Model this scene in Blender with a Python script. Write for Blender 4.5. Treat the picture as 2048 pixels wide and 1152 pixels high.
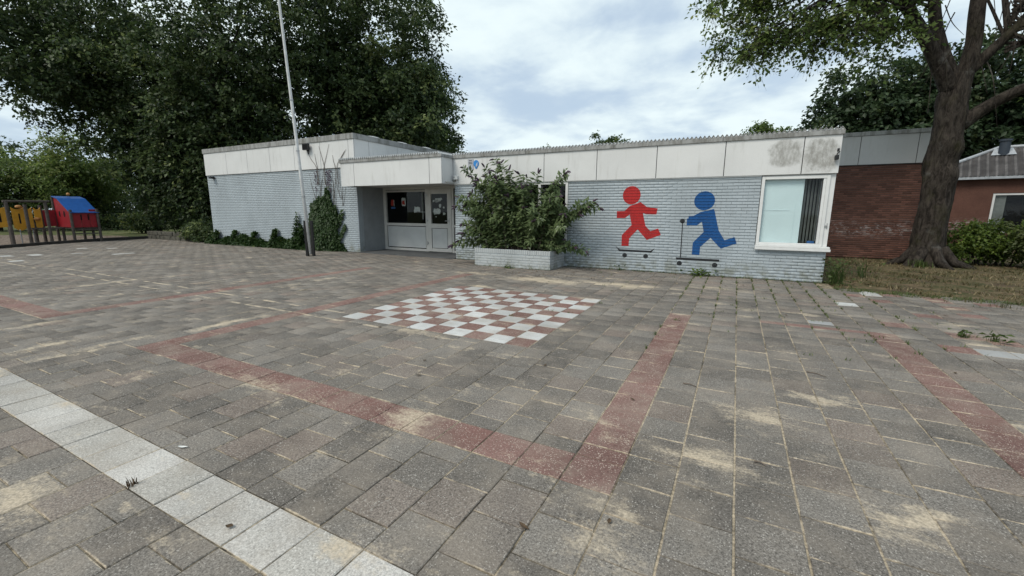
import bpy, math, random
import numpy as np
from mathutils import Vector, Matrix, noise as mnoise

# ------------------------------------------------------------------ camera, sky, sun
for o in list(bpy.data.objects):
    bpy.data.objects.remove(o, do_unlink=True)
S = bpy.context.scene
COL = S.collection
FPX, PITCH, ROLL, YAW = 850.586, .1790195, .0043339, -.4804583
CAM = np.array([4.98370, -4.20019, 1.52531])
FW = np.array([math.sin(YAW)*math.cos(PITCH), math.cos(YAW)*math.cos(PITCH), -math.sin(PITCH)])
_r = np.array([math.cos(YAW), -math.sin(YAW), 0.]); _u = np.cross(_r, FW)
RT = math.cos(ROLL)*_r + math.sin(ROLL)*_u
UP = -math.sin(ROLL)*_r + math.cos(ROLL)*_u
cd = bpy.data.cameras.new('camera'); cam = bpy.data.objects.new('camera', cd); COL.objects.link(cam)
cd.sensor_width = 36; cd.lens = FPX/2048*36; cd.clip_start = .05; cd.clip_end = 2000
cam.matrix_world = Matrix(((RT[0], UP[0], -FW[0], CAM[0]), (RT[1], UP[1], -FW[1], CAM[1]), (RT[2], UP[2], -FW[2], CAM[2]), (0, 0, 0, 1)))
S.camera = cam

SUN_EL, SUN_AZ = 52, 205          # azimuth measured clockwise from +Y (the building looks towards -Y)
W = bpy.data.worlds.new('World'); S.world = W; W.use_nodes = True
nt = W.node_tree; nt.nodes.clear()
def wn(t, **k):
    n = nt.nodes.new(t)
    for a, b in k.items(): setattr(n, a, b)
    return n
def wl(a, b): nt.links.new(a, b)
sky = wn('ShaderNodeTexSky', sky_type='NISHITA', sun_disc=False, sun_elevation=math.radians(SUN_EL), sun_rotation=math.radians(SUN_AZ), air_density=1., dust_density=2.5)
tc = wn('ShaderNodeTexCoord'); sep = wn('ShaderNodeSeparateXYZ'); wl(tc.outputs['Generated'], sep.inputs[0])
def wm(op, a, b=None, c=None):
    n = wn('ShaderNodeMath', operation=op)
    for i, v in enumerate((a, b, c)):
        if v is None: continue
        if isinstance(v, (int, float)): n.inputs[i].default_value = v
        else: wl(v, n.inputs[i])
    return n.outputs[0]
den = wm('ADD', wm('MAXIMUM', sep.outputs[2], 0.), .22)
cmb = wn('ShaderNodeCombineXYZ'); wl(wm('DIVIDE', sep.outputs[0], den), cmb.inputs[0]); wl(wm('DIVIDE', sep.outputs[1], den), cmb.inputs[1])
def wnoise(scale, detail, rough, off, dist=0.):
    mp = wn('ShaderNodeMapping'); mp.inputs['Location'].default_value = off; wl(cmb.outputs[0], mp.inputs[0])
    n = wn('ShaderNodeTexNoise'); n.inputs['Scale'].default_value = scale; n.inputs['Detail'].default_value = detail
    n.inputs['Roughness'].default_value = rough; n.inputs['Distortion'].default_value = dist; wl(mp.outputs[0], n.inputs['Vector']); return n.outputs[0]
n1 = wnoise(1.15, 7, .52, (3.1, 1.7, .4), .35); n2 = wnoise(3.4, 6, .55, (7.3, 2.2, 1.1), .2)
cl = wm('ADD', wm('MULTIPLY', n1, .68), wm('MULTIPLY', n2, .32))
mr = wn('ShaderNodeMapRange', interpolation_type='SMOOTHSTEP'); mr.inputs[1].default_value = .41; mr.inputs[2].default_value = .585; wl(cl, mr.inputs[0])
cmix = wn('ShaderNodeMix', data_type='RGBA'); wl(mr.outputs[0], cmix.inputs[0])
SKYS = .1
cmix.inputs[6].default_value = (.35/SKYS, .43/SKYS, .51/SKYS, 1); cmix.inputs[7].default_value = (.535/SKYS, .61/SKYS, .625/SKYS, 1)
gap = wn('ShaderNodeMapRange', interpolation_type='SMOOTHSTEP'); gap.inputs[1].default_value = .36; gap.inputs[2].default_value = .50
gap.inputs[3].default_value = .25; gap.inputs[4].default_value = 0.; wl(cl, gap.inputs[0])
smix = wn('ShaderNodeMix', data_type='RGBA'); wl(gap.outputs[0], smix.inputs[0]); wl(cmix.outputs[2], smix.inputs[6]); wl(sky.outputs[0], smix.inputs[7])
bg = wn('ShaderNodeBackground'); bg.inputs[1].default_value = SKYS; wl(smix.outputs[2], bg.inputs[0])
wo = wn('ShaderNodeOutputWorld'); wl(bg.outputs[0], wo.inputs[0])

sl = bpy.data.lights.new('sun', 'SUN'); sl.energy = 1.5; sl.angle = math.radians(24); sl.color = (1., .94, .84)
so = bpy.data.objects.new('sun', sl); COL.objects.link(so)
az, el = math.radians(SUN_AZ), math.radians(SUN_EL)
so.rotation_euler = Vector((-math.sin(az)*math.cos(el), -math.cos(az)*math.cos(el), -math.sin(el))).to_track_quat('-Z', 'Y').to_euler()
so.location = (0, -20, 30)
S.view_settings.view_transform = 'Standard'; S.view_settings.look = 'None'; S.view_settings.gamma = 1
S.view_settings.use_curve_mapping = False; S.view_settings.exposure = .70
S.render.engine = 'CYCLES'
try:
    S.cycles.max_bounces = 5; S.cycles.diffuse_bounces = 2; S.cycles.transparent_max_bounces = 12
except Exception: pass

# ------------------------------------------------------------------ helpers
rnd = random.Random(7); RNG = np.random.default_rng(11)
ORG = {}
def org(o): return np.array(ORG.get(o.name, (0, 0, 0)), float) if o is not None else np.zeros(3)
def tag(o, label=None, cat=None, group=None, kind=None):
    if label: o['label'] = label
    if cat: o['category'] = cat
    if group: o['group'] = group
    if kind: o['kind'] = kind
    return o
def thing(name, label, cat, loc=(0, 0, 0), group=None):
    o = bpy.data.objects.new(name, None); COL.objects.link(o); o.location = loc; o.empty_display_size = .1
    ORG[o.name] = tuple(loc); return tag(o, label, cat, group)
def link(name, me, parent=None, loc=None, mat=None):
    """new mesh object; loc is in world coordinates"""
    o = bpy.data.objects.new(name, me); COL.objects.link(o)
    po = org(parent); L = np.array(loc if loc is not None else po, float)
    o.parent = parent; o.location = L - po; ORG[o.name] = tuple(L)
    if mat is not None and not me.materials: me.materials.append(mat)
    return o
class MB:
    def __init__(s): s.v = []; s.f = []; s.m = []
    def add(s, v, f, m=0):
        b = len(s.v); s.v += [tuple(p) for p in v]; s.f += [tuple(i+b for i in q) for q in f]; s.m += [m]*len(f); return s
    def box(s, x0, x1, y0, y1, z0, z1, m=0, bev=0):
        if x0 > x1: x0, x1 = x1, x0
        if y0 > y1: y0, y1 = y1, y0
        if z0 > z1: z0, z1 = z1, z0
        return s.add([(x0, y0, z0), (x1, y0, z0), (x1, y1, z0), (x0, y1, z0), (x0, y0, z1), (x1, y0, z1), (x1, y1, z1), (x0, y1, z1)],
            [(3, 2, 1, 0), (4, 5, 6, 7), (0, 1, 5, 4), (1, 2, 6, 5), (2, 3, 7, 6), (3, 0, 4, 7)], m)
    def tube(s, pts, rad, n=10, m=0, cap=True, rough=0., seed=0, fr=1.5):
        pts = [Vector(p) for p in pts]
        if not hasattr(rad, '__len__'): rad = [rad]*len(pts)
        rings = []; up = None
        for i, p in enumerate(pts):
            d = (pts[min(i+1, len(pts)-1)]-pts[max(i-1, 0)])
            d = d.normalized() if d.length > 1e-9 else Vector((0, 0, 1))
            if up is None: up = Vector((1, 0, 0)) if abs(d.x) < .8 else Vector((0, 1, 0))
            a = (up - d*up.dot(d)).normalized(); b = d.cross(a); up = a
            ring = []
            for k in range(n):
                t = 2*math.pi*k/n; e = a*math.cos(t)+b*math.sin(t); r = rad[i]
                if rough: 
                    q = Vector((e.x*fr, e.y*fr, p.z*.45+seed)); r *= 1+rough*(mnoise.noise(q)+.5*mnoise.noise(q*2.7))
                ring.append(p+e*r)
            rings.append(ring)
        v = [q for r in rings for q in r]; f = []
        for i in range(len(pts)-1):
            for k in range(n):
                f.append((i*n+k, i*n+(k+1) % n, (i+1)*n+(k+1) % n, (i+1)*n+k))
        if cap: f.append(tuple(range(n-1, -1, -1))); f.append(tuple((len(pts)-1)*n+k for k in range(n)))
        return s.add(v, f, m)
    def cyl(s, a, b, r, n=16, m=0): return s.tube([a, b], [r, r], n, m)
    def sphere(s, c, r, n=14, m=0, sq=(1, 1, 1)):
        v = []; f = []; k = n//2
        for i in range(1, k):
            t = math.pi*i/k
            for j in range(n):
                p = 2*math.pi*j/n; v.append((c[0]+r*sq[0]*math.sin(t)*math.cos(p), c[1]+r*sq[1]*math.sin(t)*math.sin(p), c[2]+r*sq[2]*math.cos(t)))
        v += [(c[0], c[1], c[2]+r*sq[2]), (c[0], c[1], c[2]-r*sq[2])]; T = len(v)-2
        for i in range(k-2):
            for j in range(n): f.append((i*n+j, (i+1)*n+j, (i+1)*n+(j+1) % n, i*n+(j+1) % n))
        for j in range(n): f.append((T, j, (j+1) % n)); f.append((T+1, (k-2)*n+(j+1) % n, (k-2)*n+j))
        return s.add(v, f, m)
    def prism(s, poly, a, b, axis='y', m=0):
        """extrude a 2-D polygon from a to b along an axis; poly in (x,z) for y, (y,z) for x, (x,y) for z"""
        P = (lambda p, t: (p[0], t, p[1])) if axis == 'y' else (lambda p, t: (t, p[0], p[1])) if axis == 'x' else (lambda p, t: (p[0], p[1], t))
        n = len(poly); v = [P(p, a) for p in poly]+[P(p, b) for p in poly]
        return s.add(v, [tuple(range(n)), tuple(range(2*n-1, n-1, -1))]+[(i, i+n, (i+1) % n+n, (i+1) % n) for i in range(n)], m)
    def mesh(s, name, o=(0, 0, 0)):
        me = bpy.data.meshes.new(name); o = np.array(o, float)
        me.from_pydata([tuple(np.array(p)-o) for p in s.v], [], s.f); 
        if any(s.m): me.polygons.foreach_set('material_index', s.m)
        me.update(); return me
    def build(s, name, mat, parent=None, smooth=False, bevel=0, loc=None):
        L = np.array(loc) if loc is not None else org(parent)
        me = s.mesh(name, L)
        import bmesh
        bm = bmesh.new(); bm.from_mesh(me); bmesh.ops.recalc_face_normals(bm, faces=bm.faces); bm.to_mesh(me); bm.free()
        for m_ in (mat if isinstance(mat, (list, tuple)) else [mat]): me.materials.append(m_)
        if smooth: me.polygons.foreach_set('use_smooth', [True]*len(me.polygons))
        o = link(name, me, parent, L)
        if bevel:
            b = o.modifiers.new('bevel', 'BEVEL'); b.width = bevel; b.segments = 2; b.limit_method = 'ANGLE'
        return o
def trimesh(name, V, F, mat, parent=None, tint=None, loc=None, smooth=False):
    L = np.array(loc if loc is not None else org(parent), float)
    V = np.asarray(V, np.float32)-L.astype(np.float32); F = np.asarray(F, np.int32)
    me = bpy.data.meshes.new(name); k = F.shape[1]
    me.vertices.add(len(V)); me.vertices.foreach_set('co', V.ravel())
    me.loops.add(F.size); me.loops.foreach_set('vertex_index', F.ravel())
    me.polygons.add(len(F)); me.polygons.foreach_set('loop_start', np.arange(0, F.size, k, dtype=np.int32)); me.polygons.foreach_set('loop_total', np.full(len(F), k, np.int32))
    if tint is not None:
        a = me.attributes.new('tint', 'FLOAT', 'FACE'); a.data.foreach_set('value', np.asarray(tint, np.float32))
    if smooth: me.polygons.foreach_set('use_smooth', [True]*len(F))
    me.update(calc_edges=True); me.materials.append(mat)
    return link(name, me, parent, L)

# ---- node helper
class NT:
    def __init__(s, name):
        s.mat = bpy.data.materials.new(name); s.mat.use_nodes = True; s.t = s.mat.node_tree; s.t.nodes.clear()
        s.out = s.n('ShaderNodeOutputMaterial'); s._pos = None
    def n(s, t, **k):
        n = s.t.nodes.new(t)
        for a, b in k.items(): setattr(n, a, b)
        return n
    def put(s, v, sock):
        if v is None: return
        if hasattr(v, 'is_linked') or hasattr(v, 'links'): s.t.links.new(v, sock)
        elif isinstance(v, (tuple, list)):
            sock.default_value = tuple(v)+((1,) if len(v) == 3 and sock.type == 'RGBA' else ())
        else: sock.default_value = v
    def pos(s):
        if s._pos is None: s._pos = s.n('ShaderNodeNewGeometry').outputs['Position']
        return s._pos
    def m(s, op, a, b=None, c=None, clamp=False):
        n = s.n('ShaderNodeMath', operation=op); n.use_clamp = clamp
        for i, v in enumerate((a, b, c)): s.put(v, n.inputs[i])
        return n.outputs[0]
    def noise(s, scale, detail=4, rough=.5, vec=None, off=(0, 0, 0), sc=(1, 1, 1), dist=0.):
        v = vec or s.pos()
        mp = s.n('ShaderNodeMapping'); s.put(v, mp.inputs[0]); mp.inputs[1].default_value = off; mp.inputs[3].default_value = sc
        n = s.n('ShaderNodeTexNoise'); s.put(mp.outputs[0], n.inputs['Vector'])
        for a, b in (('Scale', scale), ('Detail', detail), ('Roughness', rough), ('Distortion', dist)): n.inputs[a].default_value = b
        return n.outputs[0]
    def vor(s, scale, feature='F1', out=0, vec=None, rand=1.):
        n = s.n('ShaderNodeTexVoronoi', feature=feature); s.put(vec or s.pos(), n.inputs['Vector']); n.inputs['Scale'].default_value = scale
        if 'Randomness' in n.inputs: n.inputs['Randomness'].default_value = rand
        return n.outputs[out]
    def ramp(s, v, a, b, lo=0., hi=1., smooth=True):
        n = s.n('ShaderNodeMapRange', interpolation_type='SMOOTHSTEP' if smooth else 'LINEAR'); s.put(v, n.inputs[0])
        n.inputs[1].default_value = a; n.inputs[2].default_value = b; n.inputs[3].default_value = lo; n.inputs[4].default_value = hi
        return n.outputs[0]
    def mix(s, f, a, b, mode='MIX'):
        n = s.n('ShaderNodeMix', data_type='RGBA', blend_type=mode); s.put(f, n.inputs[0]); s.put(a, n.inputs[6]); s.put(b, n.inputs[7]); return n.outputs[2]
    def scale(s, c, f):
        n = s.n('ShaderNodeVectorMath', operation='SCALE'); s.put(c, n.inputs[0]); s.put(f, n.inputs['Scale']); return n.outputs[0]
    def attr(s, name='tint'):
        n = s.n('ShaderNodeAttribute', attribute_name=name); return n.outputs['Fac']
    def rand(s): return s.n('ShaderNodeObjectInfo').outputs['Random']
    def xyz(s):
        n = s.n('ShaderNodeSeparateXYZ'); s.put(s.pos(), n.inputs[0]); return n.outputs
    def bump(s, h, strength=.3, dist=.01):
        n = s.n('ShaderNodeBump'); n.inputs['Strength'].default_value = strength; n.inputs['Distance'].default_value = dist; s.put(h, n.inputs['Height']); return n.outputs[0]
    def bsdf(s, col, rough=.7, spec=.3, metal=0., normal=None, **k):
        n = s.n('ShaderNodeBsdfPrincipled'); s.put(col, n.inputs['Base Color']); s.put(rough, n.inputs['Roughness']); n.inputs['Metallic'].default_value = metal
        n.inputs['Specular IOR Level'].default_value = spec
        if normal is not None: s.put(normal, n.inputs['Normal'])
        s.last = n
        return n.outputs[0]
    def done(s, sh): s.t.links.new(sh, s.out.inputs[0]); return s.mat

def simple(name, col, rough=.6, spec=.3, var=.12, vscale=6, fine=.06, fscale=90, bump=0., metal=0.):
    t = NT(name)
    f = t.m('ADD', t.ramp(t.noise(vscale, 5, .6), .3, .7, 1-var, 1+var), t.m('MULTIPLY', t.m('SUBTRACT', t.noise(fscale, 3, .6), .5), fine*2))
    c = t.scale(col, f); nr = t.bump(t.noise(fscale, 4, .6), bump, .004) if bump else None
    return t.done(t.bsdf(c, rough, spec, metal, nr))

# ---- sand drifts on the paving: their own places, following the joints  (x, y, rx, ry, strength)
SAND = [(4.95, -1.50, .42, .13, 1.), (5.33, -.69, .34, .16, .9), (1.42, -2.08, .55, .13, .8), (2.05, -2.0, .22, .22, .6), (2.94, -1.92, .18, .30, .95), (-1.78, -2.68, .12, .6, 1.),
        (-1.25, -2.32, .10, .55, 1.), (1.65, -3.62, .55, .16, .9), (1.35, -.10, .42, .09, 1.), (4.54, -2.18, .16, .10, 1.), (4.56, -2.42, .20, .22, .75), (-1.05, -1.0, .10, .42, 1.3),
        (1.3, 4.45, 1.0, .35, 1.15), (3.0, 4.70, .9, .33, 1.15), (-.6, 4.6, .8, .25, .8), (4.6, 5.2, .8, .3, .8), (.35, 3.15, .35, .12, 1.), (5.96, 3.42, .30, .10, .9), (5.98, -1.50, .10, .07, 1.), (3.05, -1.30, .2, .3, .5), (7.74, 2.88, .5, .14, .6),
        (2.4, 5.4, 1.6, .2, .7), (2.75, 2.95, .35, .12, .8), (5.3, 3.36, .5, .12, .6), (.75, -2.95, .3, .1, .5), (-3.2, -2.2, .1, .5, .8), (-6.6, -.2, .08, 1.8, .8), (-3.1, 2.4, .08, 2.6, .7), (-5.0, 1.0, .08, 2.0, .6),
        (-4.2, -2.05, .9, .10, .7), (4.4, 2.55, .2, .12, .9), (5.6, -1.15, .45, .1, .4), (.4, 1.5, .6, .15, .5), (6.6, 4.9, .7, .12, .5), (-8.5, 2.2, .1, 1.7, .6), (-10.6, 1.4, .1, 2.2, .6), (-12.5, 2.6, .1, 2.0, .5)]
def sand_mask(t, rn=None):
    x, y, z = t.xyz()
    wx = t.m('ADD', x, t.m('MULTIPLY', t.m('SUBTRACT', t.noise(2.6, 3, .6), .5), .5)); wy = t.m('ADD', y, t.m('MULTIPLY', t.m('SUBTRACT', t.noise(3.4, 3, .6, off=(9, 4, 2)), .5), .3))
    acc = None
    for (cx, cy, rx, ry, st) in SAND:
        a = t.m('MULTIPLY', t.m('SUBTRACT', wx, cx), 1/rx); b = t.m('MULTIPLY', t.m('SUBTRACT', wy, cy), 1/ry)
        d = t.m('MULTIPLY_ADD', b, b, t.m('MULTIPLY', a, a)); g = t.m('DIVIDE', st, t.m('MULTIPLY_ADD', d, .9, 1.))
        acc = g if acc is None else t.m('MAXIMUM', acc, g)
    gen = t.ramp(t.noise(1.5, 4, .65, off=(2, 7, 0), sc=(1, 1.6, 1)), .45, .76, 0., .84)
    acc = t.m('MAXIMUM', acc, gen)
    if rn is not None: acc = t.m('MULTIPLY', acc, t.ramp(t.m('FRACT', t.m('MULTIPLY', rn, 13.7)), 0., 1., .62, 1.22, False))
    # sand caught along the straight joints
    fx = t.m('FRACT', t.m('MULTIPLY', x, 1/.3)); ed = t.m('MINIMUM', fx, t.m('SUBTRACT', 1., fx))
    nj = t.noise(7, 3, .7, off=(1, 2, 5)); jg = t.ramp(t.noise(.8, 3, .6, off=(6, 3, 1)), .38, .60, .2, .85)
    jn = t.m('MULTIPLY', t.ramp(t.m('SUBTRACT', ed, t.m('MULTIPLY', nj, .040)), -.008, .016, 1., 0.), jg)
    lc = t.n('ShaderNodeTexCoord').outputs['Object']; ls = t.n('ShaderNodeSeparateXYZ'); t.put(lc, ls.inputs[0]); ay = t.m('ABSOLUTE', ls.outputs[1])
    jy = t.m('MULTIPLY', t.m('MULTIPLY', t.ramp(t.m('ADD', ay, t.m('MULTIPLY', nj, .022)), .146, .158, 0., 1.), t.m('LESS_THAN', ay, .2)), t.ramp(t.noise(2.2, 3, .6, off=(3, 8, 1)), .38, .56, 0., .9))
    acc = t.m('MAXIMUM', acc, t.m('MAXIMUM', jn, jy))
    gr = t.noise(30, 5, .75); gs = t.noise(6, 4, .75, off=(7, 7, 7), sc=(.8, 1.9, 1))
    return t.ramp(t.m('ADD', acc, t.m('ADD', t.m('MULTIPLY', t.m('SUBTRACT', gr, .5), .95), t.m('MULTIPLY', t.m('SUBTRACT', gs, .5), 1.2))), .34, 1.08, 0., .88)
SANDC = (.46, .385, .285)
def tile_mat(name, kind):
    t = NT(name)
    rn = t.m('FRACT', t.m('ADD', t.attr('tint'), t.rand()))
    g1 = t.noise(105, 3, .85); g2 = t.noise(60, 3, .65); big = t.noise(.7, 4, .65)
    spk = t.vor(105, 'F1', 0); spr = t.vor(105, 'F1', 1)
    cs = t.n('ShaderNodeSeparateColor'); t.put(spr, cs.inputs[0])
    if kind == 'grey':
        base = t.mix(t.ramp(rn, .1, 1.), (.108, .097, .085), (.156, .142, .125))
        base = t.mix(t.ramp(t.m('FRACT', t.m('MULTIPLY', rn, 7.31)), .80, 1., 0, .7), base, (.165, .130, .108))
        lo, hi, spc, sth = .32, 1.9, (.36, .335, .30), .60
    elif kind == 'red':
        base = t.mix(rn, (.142, .073, .062), (.185, .108, .093)); lo, hi, spc, sth = .6, 1.45, (.44, .36, .30), .34
    elif kind == 'white':
        base = t.mix(rn, (.42, .42, .405), (.54, .54, .525)); lo, hi, spc, sth = .76, 1.18, (.33, .335, .33), .7
    elif kind == 'strip':
        base = t.mix(rn, (.37, .35, .315), (.47, .45, .42)); lo, hi, spc, sth = .55, 1.42, (.62, .60, .55), .6
    else:
        base = t.mix(rn, (.26, .262, .258), (.32, .322, .318)); lo, hi, spc, sth = .85, 1.15, (.4, .4, .4), .95
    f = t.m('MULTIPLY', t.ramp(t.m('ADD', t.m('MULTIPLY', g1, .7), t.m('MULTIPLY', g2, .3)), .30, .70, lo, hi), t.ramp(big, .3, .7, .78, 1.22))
    c = t.scale(base, f)
    sm = t.m('MULTIPLY', t.ramp(cs.outputs[0], sth, sth+.03), t.m('LESS_THAN', spk, t.m('MULTIPLY_ADD', cs.outputs[1], .38, .10)))
    sm = t.m('MULTIPLY', sm, t.ramp(t.noise(9, 2, .6, off=(4, 4, 4)), .32, .58, .2, 1.))
    c = t.mix(sm, c, spc)
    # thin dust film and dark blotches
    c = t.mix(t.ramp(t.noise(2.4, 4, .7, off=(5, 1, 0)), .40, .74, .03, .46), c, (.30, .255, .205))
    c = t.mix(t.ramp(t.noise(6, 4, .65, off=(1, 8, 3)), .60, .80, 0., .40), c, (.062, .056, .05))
    sd = sand_mask(t, rn)
    if kind in ('white',): sd = t.m('MULTIPLY', sd, .75)
    c = t.mix(sd, c, t.scale(SANDC, t.ramp(g2, .3, .7, .8, 1.25)))
    h = t.m('ADD', t.m('MULTIPLY', g1, .6), g2)
    return t.done(t.bsdf(c, .86, .22, 0, t.bump(h, .5, .005)))
M = {}
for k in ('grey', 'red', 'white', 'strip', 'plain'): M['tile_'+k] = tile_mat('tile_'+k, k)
t = NT('joint_sand')
x_, y_, z_ = t.xyz()
jm = t.ramp(t.noise(2.4, 5, .6), .40, .62); jr = t.ramp(x_, 3.6, 5.2, 0., .55)
jc = t.mix(t.m('MULTIPLY', t.m('ADD', jm, jr, clamp=True), t.ramp(t.noise(9, 4, .7), .36, .58)), (.055, .048, .038), (.32, .265, .185))
jc = t.mix(sand_mask(t), jc, SANDC)
jc = t.scale(jc, t.ramp(t.noise(60, 4, .7), .3, .7, .7, 1.25))
M['joint'] = t.done(t.bsdf(jc, .95, .1, 0, t.bump(t.noise(80, 4, .7), .5, .004)))

def brick_paint(name, col, dirt=.35, ybase=.55):
    t = NT(name); x, y, z = t.xyz()
    rn = t.m('FRACT', t.m('ADD', t.attr('tint'), t.rand()))
    c = t.scale(col, t.m('MULTIPLY', t.ramp(rn, 0, 1, .97, 1.03), t.ramp(t.noise(1.3, 6, .6, sc=(1, 1, .5)), .3, .7, .90, 1.07)))
    c = t.scale(c, t.ramp(t.noise(60, 4, .6), .3, .7, .93, 1.06))
    c = t.mix(t.ramp(t.noise(4.5, 6, .7, sc=(1.6, 1, .35)), .58, .80, 0, dirt), c, (.20, .20, .185))     # run-off streaks
    low = t.m('MULTIPLY', t.ramp(z, 0., ybase, 1., 0.), t.ramp(t.noise(5, 5, .65), .40, .66))
    c = t.mix(t.m('MULTIPLY', low, .75), c, (.165, .165, .11))                                              # algae and splash dirt above the paving
    return t.done(t.bsdf(c, .62, .35, 0, t.bump(t.noise(70, 4, .6), .35, .003)))
M['brick_grey'] = brick_paint('painted_brick', (.392, .436, .462))
M['mortar_grey'] = brick_paint('painted_mortar', (.335, .368, .385))
M['brick_grey2'] = brick_paint('planter_brick', (.43, .45, .45), .5, .3)
def paint(name, col):
    t = NT(name)
    c = t.scale(col, t.m('MULTIPLY', t.ramp(t.noise(30, 5, .7), .3, .7, .86, 1.10), t.ramp(t.noise(3, 5, .65, sc=(1.5, 1, .5)), .3, .7, .86, 1.10)))
    return t.done(t.bsdf(c, .55, .35, 0, t.bump(t.noise(70, 4, .6), .3, .003)))
M['p_red'] = paint('mural_red', (.42, .018, .018)); M['p_blue'] = paint('mural_blue', (.006, .075, .245)); M['p_black'] = paint('mural_black', (.018, .019, .021))
def panel_mat(name, col, stains=()):
    t = NT(name); x, y, z = t.xyz()
    c = t.scale(col, t.m('MULTIPLY', t.ramp(t.noise(.9, 5, .6), .3, .7, .95, 1.04), t.ramp(t.noise(90, 3, .6), .3, .7, .97, 1.03)))
    c = t.mix(t.ramp(t.noise(3.2, 6, .65, sc=(2.2, 2.2, .28)), .52, .82, 0, .42), c, (.33, .31, .27))
    c = t.mix(t.ramp(t.noise(9, 5, .7), .72, .86, 0, .4), c, (.30, .29, .26))
    for (cx, cz, rx, rz, st) in stains:
        wob = t.m('MULTIPLY', t.m('SUBTRACT', t.noise(4.5, 6, .75), .5), 2.6)
        a = t.m('POWER', t.m('ABSOLUTE', t.m('MULTIPLY', t.m('SUBTRACT', x, cx), 1/rx)), 3.); b = t.m('POWER', t.m('ABSOLUTE', t.m('MULTIPLY', t.m('SUBTRACT', z, cz), 1/rz)), 3.)
        d = t.m('ADD', t.m('ADD', a, b), wob); mk = t.m('MULTIPLY', t.ramp(d, .15, 1.15, 1., 0.), t.ramp(t.noise(9, 5, .75, off=(3, 1, 2), sc=(1.4, 1, .7)), .30, .66, .30, 1.))
        c = t.mix(t.m('MULTIPLY', mk, st), c, (.235, .225, .20))
    return t.done(t.bsdf(c, .45, .4, 0, t.bump(t.noise(40, 3, .6), .08, .003)))
M['panel'] = panel_mat('fascia_panel', (.66, .655, .64), [(5.80, 2.78, .34, .30, .8), (6.44, 2.70, .34, .36, .85)])
M['panel2'] = panel_mat('annex_fascia', (.47, .465, .455))
t = NT('roof_edge_metal'); x, y, z = t.xyz()
c = t.mix(t.ramp(t.noise(3, 6, .7, sc=(2.5, 1, .6)), .38, .66), (.33, .33, .32), (.17, .165, .15)); c = t.mix(t.ramp(t.noise(14, 5, .7, sc=(1, 1, .25)), .62, .8), c, (.075, .075, .07))
M['cap'] = t.done(t.bsdf(c, .6, .35, 0, t.bump(t.noise(50, 3), .1, .003)))
M['corr'] = simple('corrugated_sheet', (.47, .47, .46), .55, .4, .22, 5, .1, 60)
M['white_frame'] = simple('white_frame', (.68, .68, .665), .4, .45, .05, 4, .02, 60)
M['cream_frame'] = simple('door_frame_paint', (.56, .545, .51), .45, .4, .06, 4, .03, 60)
M['door_panel'] = simple('door_panel', (.52, .525, .515), .5, .4, .06, 3, .02, 80)
M['white'] = simple('white_plastic', (.72, .72, .70), .4, .4, .04)
M['soffit'] = simple('soffit', (.55, .54, .51), .6, .3, .06)
M['black'] = simple('black_plastic', (.016, .016, .017), .45, .4, .15)
M['black_post'] = simple('black_steel', (.011, .010, .010), .5, .4, .3, 12, .1)
M['steel'] = simple('steel', (.42, .42, .42), .35, .5, .1, 10, .02, 60, 0, .8)
M['pole'] = simple('pole_paint', (.60, .60, .59), .45, .4, .14, 5, .05, 70)
M['dark_wall'] = simple('grey_render', (.27, .285, .29), .7, .3, .08, 3, .05, 90, .1)
M['slab'] = simple('porch_slab', (.085, .088, .09), .8, .25, .2, 2.5, .1, 110, .2)
M['room'] = simple('dark_room', (.012, .012, .013), .9, .1, .2)
M['board'] = simple('frosted_board', (.66, .76, .77), .55, .3, .04, 1.5, .01)
M['blind'] = simple('blind_fabric', (.17, .175, .165), .8, .2, .15, 6, .05)
M['paper'] = simple('paper', (.52, .52, .50), .8, .2, .22, 30, .1)
M['paper_red'] = simple('red_paper', (.36, .03, .02), .8, .2, .1); M['paper_blue'] = simple('blue_paper', (.04, .12, .30), .8, .2, .1)
M['sign_grey'] = simple('sign_print', (.42, .43, .46), .6, .3, .15, 25, .1); M['sign_blue'] = simple('sign_blue', (.03, .20, .50), .5, .4, .25, 18, .1)
t = NT('glass_clear'); fr = t.n('ShaderNodeFresnel'); fr.inputs[0].default_value = 1.38
tr = t.n('ShaderNodeBsdfTransparent'); tr.inputs[0].default_value = (.95, .97, .97, 1); gl = t.n('ShaderNodeBsdfGlossy'); gl.inputs['Roughness'].default_value = .01
mx = t.n('ShaderNodeMixShader'); t.put(t.m('MULTIPLY', fr.outputs[0], t.m('SUBTRACT', 1., t.n('ShaderNodeNewGeometry').outputs['Backfacing'])), mx.inputs[0]); t.put(tr.outputs[0], mx.inputs[1]); t.put(gl.outputs[0], mx.inputs[2]); M['glass'] = t.done(mx.outputs[0])
def bark(name, a, b, moss=.35):
    t = NT(name); v = t.noise(11, 6, .75, sc=(1, 1, .30), dist=.8); w = t.noise(2.2, 5, .6)
    c = t.mix(t.ramp(v, .35, .66), a, b); c = t.mix(t.ramp(w, .56, .74, 0, .55), c, (.17, .165, .15)); c = t.mix(t.ramp(t.noise(1.6, 5, .6, off=(4, 2, 7)), .5, .7, 0, moss), c, (.055, .055, .022))
    h = t.m('ADD', v, t.m('MULTIPLY', t.noise(35, 5, .7, sc=(1, 1, .4)), .5))
    return t.done(t.bsdf(c, .92, .15, 0, t.bump(h, 1., .05)))
M['bark'] = bark('bark', (.015, .012, .010), (.070, .058, .048)); M['bark_dark'] = bark('bark_dark', (.018, .016, .014), (.05, .044, .038), .15)
M['twig'] = simple('dry_twig', (.13, .105, .085), .9, .15, .3, 20)
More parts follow.
